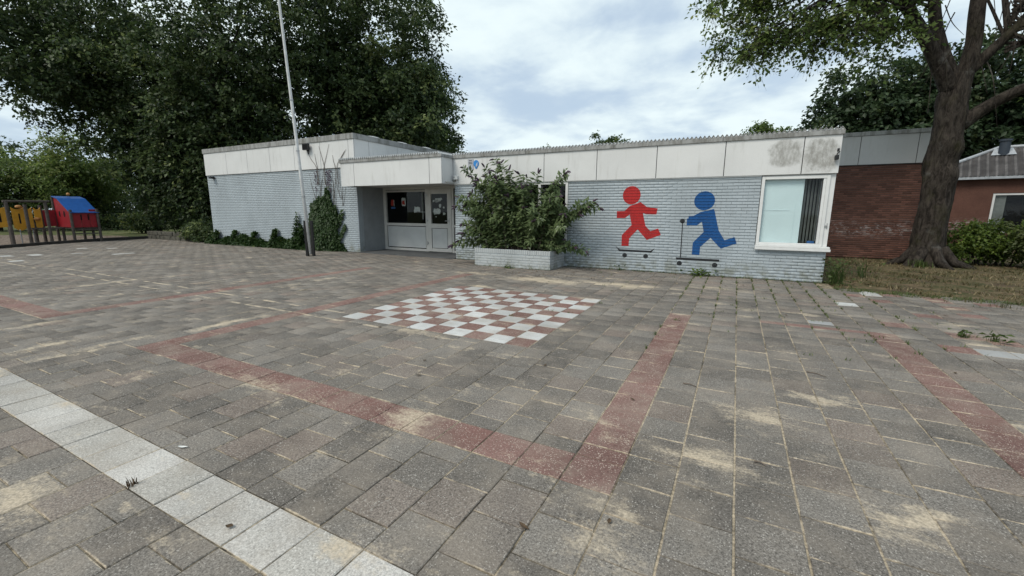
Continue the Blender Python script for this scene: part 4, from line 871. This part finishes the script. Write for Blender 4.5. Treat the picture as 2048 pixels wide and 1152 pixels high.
bush('hedge', 'low clipped hedge beyond the lawn right of the play house', [(-39, 9.6, .45, 1., 1.2, .55, 50), (-39, 11.6, .45, 1., 1.2, .55, 50), (-39, 13.4, .45, 1., 1.1, .5, 50)], M['leaf_mid'], .15, 13, cat='hedge', per=45, cr=(.3, .6), flat=.8)
bush('bush', 'pale leafy bush between the play house and the low wall', [(-31, 10.2, .7, .9, 1.1, .8, 60), (-31.5, 12.4, .9, 1.1, 1.2, 1.0, 60)], M['leaf_mid'], .15, 14, per=40, cr=(.3, .6), flat=.7, bright=.1)
lw = thing('low_wall', 'low mossy stone wall beside the dark shrub', 'wall', (-21, 7.2, 0)); r_ = random.Random(4)
for row in range(2):
    x = -22.7-.1*row
    while x < -19.2:
        w = r_.uniform(.35, .6); MB().box(x+.008, x+w-.008, 7.0+r_.uniform(-.02, .02), 7.4, row*.2+(-.05 if row == 0 else .004), row*.2+.196).build('stone', M['stone'], lw, bevel=.025); x += w

# ivy on the wall and along its foot
g = np.random.default_rng(4)
iv = thing('ivy', 'thick ivy clump climbing the school wall behind the flagpole', 'ivy', (-8.8, 7.05, 0))
def top(x): return np.interp(x, [-9.75, -9.6, -9.2, -8.95, -8.80, -8.72, -8.60, -8.5, -8.3, -8.15, -8.0, -7.85, -7.75], [1.1, 1.75, 1.98, 2.0, 2.05, 2.4, 2.35, 1.85, 1.6, 1.6, 1.85, 1.2, .1])
x = g.uniform(-9.75, -7.75, 22000); z = g.uniform(0, 2.4, 22000); right = (x > -8.2)
den = np.where(right, np.where((np.abs(z-(1.0+(x+8.2)*1.9)) < .14) | (np.abs(z-(.45+(x+8.2)*1.5)) < .10) | (z < .2+(-7.95-x)*1.2), .6, .0), 1.)
ok = (z < top(x)+g.normal(0, .05, 22000)) & (g.random(22000) < den*.5); x, z = x[ok], z[ok]; n = len(x)
dep = .05+.32*np.clip(1-((x+8.95)/.9)**2, 0, 1)*np.clip(1.15-z/2.1, .15, 1); bump_ = .5+.5*np.sin(x*9+1)*np.sin(z*7); y = YW-.01-dep*(.35+.65*g.random(n)**.5)*(.7+.3*bump_)
V, F = leaf_mesh(np.c_[x, y, z], np.c_[g.normal(0, .5, n), -.25+g.normal(0, .2, n), -.8+g.normal(0, .3, n)], np.c_[g.normal(0, .3, n), -np.ones(n), .55+g.normal(0, .3, n)], .10*g.uniform(.6, 1.2, n), .45)
trimesh('leaves', V, F, M['leaf_ivy'], iv, np.repeat(np.clip(.35+.3*bump_*g.random(n)+g.normal(0, .14, n), 0, 1), 2))
m = MB(); gg = random.Random(3)
for k in range(26):
    x0 = gg.uniform(-9.4, -7.9); z0 = gg.uniform(1.4, 2.0); dx = gg.uniform(-.35, .35); L_ = gg.uniform(.7, 1.3)
    limb(m, [(x0, YW-.012, z0), (x0+dx*.5+gg.uniform(-.05, .05), YW-.012, z0+L_*.5), (x0+dx, YW-.012, min(z0+L_, 3.02))], [.007, .005, .003], 4, 0, 1, 3)
for (a, b) in (((-9.15, 3.08), (-9.62, 3.72)), ((-8.75, 3.06), (-8.40, 3.90)), ((-8.72, 3.06), (-8.95, 3.85)), ((-8.05, 3.1), (-7.62, 3.62)), ((-9.1, 3.06), (-9.2, 3.6)), ((-8.15, 3.06), (-8.25, 3.5)), ((-7.85, 3.3), (-7.55, 3.66))):
    limb(m, [(a[0], YW-.055, a[1]-.6), (a[0], YW-.06, a[1]), ((a[0]+b[0])/2+gg.uniform(-.06, .06), YW-.055, (a[1]+b[1])/2), (b[0], YW-.055, b[1])], [.009, .009, .007, .004], 5, 0, 1, 3)
m.build('dry_vine', M['twig'], iv)
n = 150; x = g.choice([-9.25, -8.62, -8.5], n)+g.normal(0, .06, n); z = g.uniform(2.25, 3.0, n); V, F = leaf_mesh(np.c_[x, np.full(n, YW-.03), z], np.c_[g.normal(0, .4, n), -.2*np.ones(n), -np.ones(n)], np.c_[g.normal(0, .3, n), -np.ones(n), g.normal(0, .3, n)], .06*g.uniform(.6, 1.2, n), .4)
trimesh('withered_leaves', V, F, M['flower'], iv, np.repeat(g.random(n), 2))
n = 20000; x = g.uniform(-16.6, -9.5, n); hmax = .30+.09*np.sin(x*2.1)+.08*np.sin(x*5.3+1)+np.where(np.abs(x+10.35) < .22, .75, 0)*g.random(n)+np.where(np.abs((x % 1.4)-.7) < .10, .35, 0); z = hmax*g.random(n)**.8; y = YW-.03-.42*(1-z/(hmax+.05))*g.random(n)**.7-.04*g.random(n)
ok = z > 0; x, y, z = x[ok], y[ok], z[ok]; n = len(x)
V, F = leaf_mesh(np.c_[x, y, z], np.c_[g.normal(0, .6, n), -.5+g.normal(0, .3, n), -.1+g.normal(0, .4, n)], np.c_[g.normal(0, .4, n), -.7*np.ones(n), .8+g.normal(0, .3, n)], .10*g.uniform(.6, 1.3, n), .38)
o = trimesh('ground_ivy', V, F, M['leaf_ivy'], None, np.repeat(np.clip(g.normal(.45, .22, n), 0, 1), 2)); tag(o, 'strip of ivy along the foot of the school wall', 'ground cover', kind='stuff')

# buddleia in the planter
bd = thing('butterfly_bush', 'tall arching shrub with withered purple flower spikes in the brick planter', 'shrub', (-.4, 6.6, .43))
g = random.Random(12); gn = np.random.default_rng(12); tips = [(-2.0, 6.2, 2.72), (-1.75, 6.3, 2.45), (-1.05, 6.3, 2.92), (-.85, 6.3, 2.80), (-1.3, 6.2, 2.70), (-.62, 6.35, 2.62), (-.28, 6.3, 2.48), (-.02, 6.2, 2.40), (.22, 6.4, 2.50), (.72, 6.3, 2.20), (1.05, 6.35, 2.52), (.92, 6.4, 2.42), (1.9, 6.35, 1.62), (1.75, 6.3, 1.75), (1.6, 6.3, 1.6), (1.4, 6.3, 1.45), (1.65, 6.25, .52), (1.35, 6.2, .62), (-2.25, 6.2, 1.66), (-2.1, 6.1, 1.9), (-1.95, 6.2, 1.5), (-2.25, 6.0, .55), (-2.0, 5.95, .7), (-1.8, 5.9, .9), (-1.95, 6.1, 1.15)]
TOPX = ([-2.1, -1.7, -1.0, -.5, 0., .6, 1.0, 1.3], [1.5, 2.3, 2.75, 2.4, 2.25, 2.1, 2.0, 1.0])
for k in range(95):
    x = g.uniform(-2.0, 1.15); zt = float(np.interp(x, *TOPX)); z = .55+(zt-.55)*g.random()**.7; tips.append((x, g.uniform(5.85, 6.75), z))
spikes = []; ms = MB(); LP, LD, LN, LS, LT = [], [], [], [], []
for (tx, ty, tz) in tips:
    bx = -.4+(tx+.4)*.42+g.uniform(-.2, .2); bx = min(.55, max(-1.35, bx)); by = g.uniform(6.25, 6.85); p0 = np.array([bx, by, .40]); p2 = np.array([tx, ty, tz]); side = abs(tx-bx)
    p1 = np.array([bx+(tx-bx)*.35, by+(ty-by)*.3, .43+(tz-.43)*.75+.25*side]); n = max(5, int(np.linalg.norm(p2-p0)/.055)); pts = []
    for i in range(n+1):
        t_ = i/n; pts.append(p0*(1-t_)**2+2*p1*t_*(1-t_)+p2*t_*t_)
    ms.tube(pts[::3]+[pts[-1]], [.012*(1-.8*q/(len(pts[::3]))) for q in range(len(pts[::3])+1)], 4); tone = g.gauss(.45, .17)
    for i in range(2, n+1):
        d = pts[i]-pts[i-1]; d /= np.linalg.norm(d)+1e-9; a = (i % 2)*1.57+g.uniform(-.5, .5); s0 = np.cross(d, [0, 0, 1.]); s0 /= np.linalg.norm(s0)+1e-9; u0 = np.cross(s0, d)
        for sg in (1, -1):
            for rep in range(2 if tz < 2.3 else 1):
                aa = a+rep*.8; out = (s0*math.cos(aa)+u0*math.sin(aa))*sg; LP.append(pts[i]+gn.normal(0, .022, 3)); LD.append(out*.9+d*.55+np.array([0, 0, -.35])+gn.normal(0, .18, 3)); LN.append(np.array([0, -.3, 1.])+gn.normal(0, .3, 3)); LS.append((.075+.085*min(1, (n-i+2)/5))*g.uniform(.75, 1.25)); LT.append(tone+gn.normal(0, .13))
    if tz > float(np.interp(tx, *TOPX))-.35 or g.random() < .25 or tx > 1.3 or tx < -1.8:
        for q in range(g.choice((1, 2, 3))):
            d = (pts[-1]-pts[-3]); d /= np.linalg.norm(d); d = d+gn.normal(0, .45, 3); d /= np.linalg.norm(d); L_ = g.uniform(.12, .22); e = pts[-1]; SP = MB(); spikes.append(SP); SP.tube([e, e+d*L_*.3, e+d*L_*.7+np.array([0, 0, -.015]), e+d*L_+np.array([0, 0, -.04])], [.008, .026, .021, .004], 6, rough=.4, seed=tx)
ms.build('stems', M['twig'], bd)['kind'] = 'stuff'
V, F = leaf_mesh(np.array(LP), np.array(LD), np.array(LN), np.array(LS)*1.12, .21, .05, .18); trimesh('leaves', V, F, M['leaf_bud'], bd, np.repeat(np.clip(np.array(LT), 0, 1), 2))
for SP in spikes:
    o = SP.build('flower_spike', M['flower'], bd); a = o.data.attributes.new('tint', 'FLOAT', 'FACE'); a.data.foreach_set('value', np.full(len(o.data.polygons), g.random(), np.float32))

# ------------------------------------------------------------------ grass and weeds
def blades(name, label, P, h, mat, kind='stuff', cat='grass', w=.006, lean=.5, seed=1):
    g = np.random.default_rng(seed); n = len(P); a = g.uniform(0, 6.283, n); d = np.c_[np.cos(a), np.sin(a), np.zeros(n)]; s = np.c_[-np.sin(a), np.cos(a), np.zeros(n)]; ww = w*g.uniform(.6, 1.4, n)[:, None]
    mid = P+d*(h*lean*.35)[:, None]+np.c_[np.zeros((n, 2)), h*.6]; tip = P+d*(h*lean)[:, None]+np.c_[np.zeros((n, 2)), h]
    V = np.stack([P-s*ww, P+s*ww, mid+s*ww*.7, mid-s*ww*.7, tip], 1).reshape(-1, 3); b = 5*np.arange(n)[:, None]
    F = np.stack([b+np.array(q) for q in ((0, 1, 2), (0, 2, 3), (3, 2, 4))], 1).reshape(-1, 3); return V, F, np.repeat(np.clip(g.normal(.5, .27, n), 0, 1), 3)
g = np.random.default_rng(8)
n = 30000; x = 6.9+g.random(n)**1.2*9; y = 6.1+g.random(n)*8; cl_ = np.sin(x*2.3)*np.sin(y*1.9+x)+np.sin(x*5.1+y*3.3); ok = (y > 6.4-(x-6.86)*.07) & (g.random(n) < .30+.38*cl_); x, y = x[ok], y[ok]
V, F, T = blades('', '', np.c_[x, y, np.full(len(x), -.02)], g.uniform(.03, .09, len(x)), None, w=.007, lean=1.1, seed=2); tag(trimesh('grass', V, F, M['grass'], None, np.clip(T+.25*np.repeat(np.sin(x*1.1+1)*np.sin(y*.9), 3)+.15, 0, 1)), 'short dry grass on the lawn round the big tree', 'grass', kind='stuff')
P = []
for k in range(260):
    i = random.choice if False else None
    c = int(g.integers(14, 25)); yy = float(np.clip(g.normal(5.2, 1.5), -.5, 6.95)); nn = int(g.integers(4, 16)); P += [(c*.3+g.normal(0, .006), yy+g.normal(0, .03), -.004) for _ in range(nn)]
for k in range(90):
    yy = float(g.integers(4, 23))*.3; xx = g.uniform(2, 9); P += [(xx+g.normal(0, .03), yy+g.normal(0, .006), -.004) for _ in range(int(g.integers(3, 9)))]
for k in range(150):
    xx = g.uniform(-2.8, 6.75); P += [(xx+g.normal(0, .03), YW-.03-abs(g.normal(0, .03)), -.003) for _ in range(int(g.integers(3, 12)))] if not PX0 < xx < PX1 else [(xx+g.normal(0, .03), PY0-.02-abs(g.normal(0, .02)), -.003) for _ in range(4)]
for k in range(420):
    xx = 6.9+g.random()*5.5; yy = 6.34-(xx-6.86)*.072+g.normal(-.08, .13); P += [(xx+g.normal(0, .03), yy+g.normal(0, .03), -.004) for _ in range(int(g.integers(4, 14)))]
P = np.array(P); V, F, T = blades('', '', P, g.uniform(.012, .055, len(P)), None, w=.004, lean=.9, seed=4); tag(trimesh('joint_weeds', V, F, M['weed'], None, T), 'tiny weeds sprouting from the joints of the paving', 'weeds', kind='stuff')
def weed(name, label, x, y, h, n, spread, leafy, seed, group=None, mat='weed'):
    g = np.random.default_rng(seed); t = thing(name, label, 'weed', (x, y, 0), group); P = np.c_[g.normal(x, spread*.25, n), g.normal(y, spread*.25, n), np.full(n, -.005)]
    V, F, T = blades('', '', P, h*g.uniform(.4, 1., n), None, w=.006 if h > .2 else .004, lean=.6, seed=seed); trimesh('stems', V, F, M[mat], t, T*.6)['kind'] = 'stuff'
    if leafy:
        k = leafy; zz = g.random(k)*h*.9; Q = np.c_[g.normal(x, spread*.5, k), g.normal(y, spread*.4, k), zz]; V, F = leaf_mesh(Q, np.c_[g.normal(0, 1, (k, 2)), g.normal(.1, .4, k)], np.c_[g.normal(0, .4, (k, 2)), np.ones(k)], g.uniform(.04, .10, k)*(1. if h > .3 else 1.2), .30); trimesh('leaves', V, F, M[mat], t, np.repeat(np.clip(g.normal(.35, .2, k), 0, 1), 2))
    return t
weed('broadleaf_weed', 'green broad-leaved weed at the wall below the blue painted figure', 4.33, 6.93, .16, 12, .32, 90, 1, mat='leaf_hedge')
weed('tall_weed', 'tall wispy weeds at the outer corner of the school wall', 6.98, 7.05, .62, 90, .30, 130, 2); weed('tall_weed', 'thin seed stalks on the lawn edge beyond the corner weeds', 7.75, 8.6, .55, 30, .3, 20, 3)
weed('grass_tuft', 'fresh green grass tuft at the foot of the big tree', 9.75, 11.95, .25, 120, .45, 0, 4, mat='leaf_hedge')
for k, (x, y) in enumerate(((7.62, 2.95), (7.85, 2.86))): weed('paving_weed', 'pair of grey-green weeds growing from the worn paving edge', x, y, .12, 26, .10, 14, 5+k, 'worn edge weeds')
weed('paving_weed', 'small yellow-green weed at the wall below the skateboard wheels', 2.35, 6.95, .18, 16, .10, 10, 9); weed('paving_weed', 'flat green weed at the foot of the planter', -.35, 5.92, .06, 14, .18, 26, 10)
weed('dead_weed', 'withered dark weed tuft beside the pale tile strip', 2.10, -3.27, .06, 22, .07, 0, 11, mat='dead_leaf')
for k, (x, y) in enumerate(((9.0, 5.6), (9.3, 6.0), (8.7, 5.9), (9.9, 5.5), (8.2, 6.15))): weed('grass_tuft', 'ragged grass tuft along the broken edge between paving and lawn', x, y, .10, 40, .25, 0, 20+k, 'lawn edge tufts', 'grass')

# ------------------------------------------------------------------ litter
g = np.random.default_rng(77); n = 900; x = np.r_[g.uniform(6.9, 13, 520), g.normal(.2, 1.6, 220), g.uniform(-16, -9, 80), g.uniform(1, 6.7, 80)]; y = np.r_[g.uniform(6.5, 13.5, 520), g.normal(5.3, .55, 220), g.normal(6.4, .25, 80), YW-.05-np.abs(g.normal(0, .15, 80))]; ok = y < np.where(x < 6.8, YW-.03, 99)
x, y = x[ok], y[ok]; n = len(x); ok = ~((x > PX0-.05) & (x < PX1+.05) & (y > PY0-.03)); x, y = x[ok], y[ok]; n = len(x)
V, F = leaf_mesh(np.c_[x, y, np.full(n, .012)], np.c_[g.normal(0, 1, (n, 2)), g.normal(0, .15, n)], np.c_[g.normal(0, .3, (n, 2)), np.ones(n)], g.uniform(.02, .075, n)*np.where(x < 6.8, .7, 1.3), .32)
tag(trimesh('leaf_litter', V, F, M['litter'], None, np.repeat(g.random(n), 2)), 'scattered dry leaf litter under the shrub and round the big tree', 'leaf litter', kind='stuff')
def curled(name, label, x, y, L_, w, rz, mat, group, z=.004, cat='leaf'):
    m = MB(); v = []; n = 5
    for i in range(n+1):
        t_ = i/n; a = math.sin(math.pi*min(.97, t_+.03)); h_ = .25*L_*(t_-.5)**2
        for s in (-1, 0, 1): v.append(((t_-.5)*L_, s*w*.5*a, h_+(abs(s))*.2*w))
    f = [(3*i+s, 3*i+3+s, 3*i+4+s, 3*i+1+s) for i in range(n) for s in (0, 1)]
    v2 = [(p[0], p[1], p[2]+.002) for p in v]; c, s_ = math.cos(rz), math.sin(rz)
    m.add([(x+p[0]*c-p[1]*s_, y+p[0]*s_+p[1]*c, z+p[2]) for p in v2], f); o = m.build(name, M[mat], loc=(x, y, z)); tag(o, label, cat, group); return o
g = random.Random(31)
curled('feather', 'small white feather lying by the pale tile strip', 1.92, -2.94, .07, .022, .4, 'pale', None, cat='feather')
spots = [(2.92, -3.21), (4.35, -.83), (4.19, -2.54), (4.55, -2.31), (.92, -.18), (1.26, .01), (.87, .58), (-.5, 3.96), (1.61, 5.41), (4.9, 5.6), (3.3, 6.1), (5.1, 4.0), (6.3, 3.6)]+[(g.uniform(-9, 8), g.uniform(-2, 6)) for _ in range(30)]
for (x, y) in spots: curled('fallen_leaf', 'small dry leaf lying on the yard paving', x, y, g.uniform(.03, .07), g.uniform(.015, .03), g.uniform(0, 6), 'dead_leaf', 'dry leaves scattered on the paving')
for (x, y, L_, a) in ((5.78, .55, .16, -.5), (4.74, -.30, .12, -.3), (5.24, -1.39, .07, -.4), (.72, 4.64, .22, .5), (.45, 3.92, .25, 1.2), (1.0, 4.9, .2, .1), (2.2, 5.2, .18, 2.), (.2, 4.3, .2, .8)):
    m = MB(); m.tube([(x-L_/2*math.cos(a), y-L_/2*math.sin(a), .008), (x, y+.01, .014), (x+L_/2*math.cos(a), y+L_/2*math.sin(a), .010)], [.006, .005, .003], 6); tag(m.build('twig', M['twig'], loc=(x, y, .004)), 'thin dry twig lying on the paving', 'twig', 'twigs scattered on the paving')

# ------------------------------------------------------------------ flagpole
fp = thing('flagpole', 'tall slim white flagpole leaning slightly between two black posts', 'flagpole', (-7.68, 5.37, 0))
b0 = Vector((-7.68, 5.37, .06)); d = Vector((-.040, -.021, 1.)); rt = Vector((RT[0], RT[1], 0)).normalized()
m = MB(); m.tube([b0+d*z for z in (0, 2.5, 5, 7.5, 10.2)], [.052, .05, .044, .037, .03], 16); m.build('pole', M['pole'], fp, smooth=True)
for z in (1.9, 3.35, 4.9): MB().tube([b0+d*(z-.02), b0+d*(z+.02)], .055, 16).build('joint_ring', M['steel'], fp)
MB().sphere(tuple(b0+d*10.25), .07, 12).build('finial', M['pole'], fp, smooth=True)
for s in (-1, 1):
    c = Vector((-7.68, 5.37, 0))+rt*(.105*s); m = MB(); m.prism([(c.x-.04*rt.x-.045*rt.y*-1, c.y-.04*rt.y-.045*rt.x), (c.x+.04*rt.x+.045*rt.y, c.y+.04*rt.y-.045*rt.x), (c.x+.04*rt.x-.045*rt.y, c.y+.04*rt.y+.045*rt.x), (c.x-.04*rt.x-.045*rt.y, c.y-.04*rt.y+.045*rt.x)], -.1, 1.18, 'z'); m.build('post', M['black_post'], fp, bevel=.006)
for z in (.30, .95): 
    c = Vector((-7.68, 5.37, z)); MB().tube([c-rt*.16, c+rt*.16], .016, 8).build('bolt', M['black_post'], fp)

# ------------------------------------------------------------------ play equipment
ps = thing('play_tower', 'red wooden play house with curved blue roof on dark posts', 'playground', (-23, 4.4, 0))
X0, X1, Y0, Y1 = -24.0, -22.3, 4.03, 4.95
def holes_panel(m, poly, a, b, axis): return m.prism(poly, a, b, axis)
side = MB(); side.prism([(X0, .68), (X1, .68), (X1, 1.40), (X1-.5, 1.66), (X1-1.1, 1.98), (X0, 2.10)], Y0, Y0+.03); side.build('side_panel', M['pl_red'], ps, bevel=.01)
side = MB(); side.prism([(X0, .68), (X1, .68), (X1, 1.40), (X1-.5, 1.66), (X1-1.1, 1.98), (X0, 2.10)], Y1-.03, Y1); side.build('side_panel', M['pl_red'], ps, bevel=.01)
for k, (a, b) in enumerate(((Y0+.035, 4.36), (4.37, 4.67), (4.68, Y1-.035))): MB().box(X1-.03, X1, a, b, .68, 1.40 if k < 2 else 1.52).build('front_board', M['pl_red'], ps, bevel=.01)
for y in (4.35, 4.60): MB().box(X1-.001, X1+.004, y, y+.05, 1.02, 1.28).build('slot', M['room'], ps)
for x in (-23.55, -23.0): MB().prism([(x+.09*math.cos(a), 1.30+.14*math.sin(a)) for a in [k*math.pi/8 for k in range(16)]], Y0-.006, Y0-.001).build('porthole', M['room'], ps)
rp = [(X0-.05, 2.14), (X1-1.15, 2.03), (X1-.55, 1.70), (X1-.05, 1.44), (X1+.12, 1.38)]; rfm = MB()
rfm.prism(rp+[(p[0], p[1]-.03) for p in rp[::-1]], Y0-.05, Y1+.05); rfm.build('roof', M['pl_blue'], ps)
for (x, y, h_) in ((X1+.06, Y0-.02, 1.5), (X1+.06, Y1, 1.55), (X0-.06, Y0-.02, 2.12), (X0-.06, Y1, 1.2), (-23.2, Y0-.08, .68), (-23.2, Y1+.06, .68)): MB().tube([(x, y, -.1), (x, y, h_)], .055, 12).build('post', M['wood'], ps)
for z in (.60, .42): MB().box(X1+.01, X1+.05, Y0+.03, Y1-.06, z-.05, z).build('rail', M['wood'], ps, bevel=.005)
MB().box(X0, X1-.04, Y0+.035, Y1-.035, .62, .67).build('floor', M['wood'], ps); MB().sphere((X0-.06, 4.60, 2.24), .075, 12).build('knob', M['pl_ball'], ps)
MB().box(X0-.02, X0+.01, 3.45, Y0-.03, .72, 1.48).build('back_board', M['pl_red'], ps)
pb = thing('play_bridge', 'yellow panelled play bridge between dark wooden posts', 'playground', (-23.3, 2.6, 0))
XB = -23.45
def ypanel(a, b, dz0, dz1):
    n = 10; up = [(a+(b-a)*k/n, 1.60-.10*math.sin(math.pi*k/n)) for k in range(n+1)]; lo = [(a+(b-a)*k/n, dz0+(dz1-dz0)*k/n-.12*math.sin(math.pi*k/n)) for k in range(n+1)]
    MB().prism(up+lo[::-1], XB, XB+.03, 'x').build('side_panel', M['pl_yel'], pb, bevel=.006)
ypanel(2.47, 2.86, .70, .68); ypanel(2.87, 3.10, .68, .70); ypanel(3.16, 3.38, .72, .74); ypanel(1.55, 2.30, 1.0, .75)
for y in (2.66, 2.90): MB().box(XB+.031, XB+.036, y, y+.05, .88, 1.32).build('slot', M['room'], pb)
MB().box(XB+.031, XB+.036, 2.08, 2.14, .95, 1.35).build('slot', M['room'], pb)
for (x, y, h_) in ((-22.25, 2.09, 1.86), (-22.9, 2.78, 1.72), (-22.5, 3.32, 1.88), (-23.5, 3.12, 1.0), (-23.9, 3.5, 1.7), (-23.5, 2.35, 1.6)): MB().tube([(x, y, -.1), (x, y+.0, h_)], .062, 12).build('post', M['wood'], pb)
MB().tube([(-22.25, 2.0, 1.84), (-22.5, 3.45, 1.86)], .05, 10).build('top_beam', M['wood'], pb); MB().box(-23.4, -23.0, 2.9, 3.9, .62, .68).build('deck', M['wood'], pb)
for (y, z) in ((2.70, 1.62), (3.20, 1.08)): MB().sphere((XB+.1, y, z), .10, 14, 0, (1, 1.2, .75)).build('knob', M['pl_ball'], pb)
MB().tube([(-22.3, 2.2, .62), (-22.4, 2.5, .5), (-22.6, 3.0, .5), (-22.6, 3.3, .6)], .012, 6).build('rope', M['black'], pb)
for y in (2.6, 3.0): MB().tube([(-23.3, y, -.05), (-23.3, y, .62)], .02, 8).build('strut', M['steel'], pb)
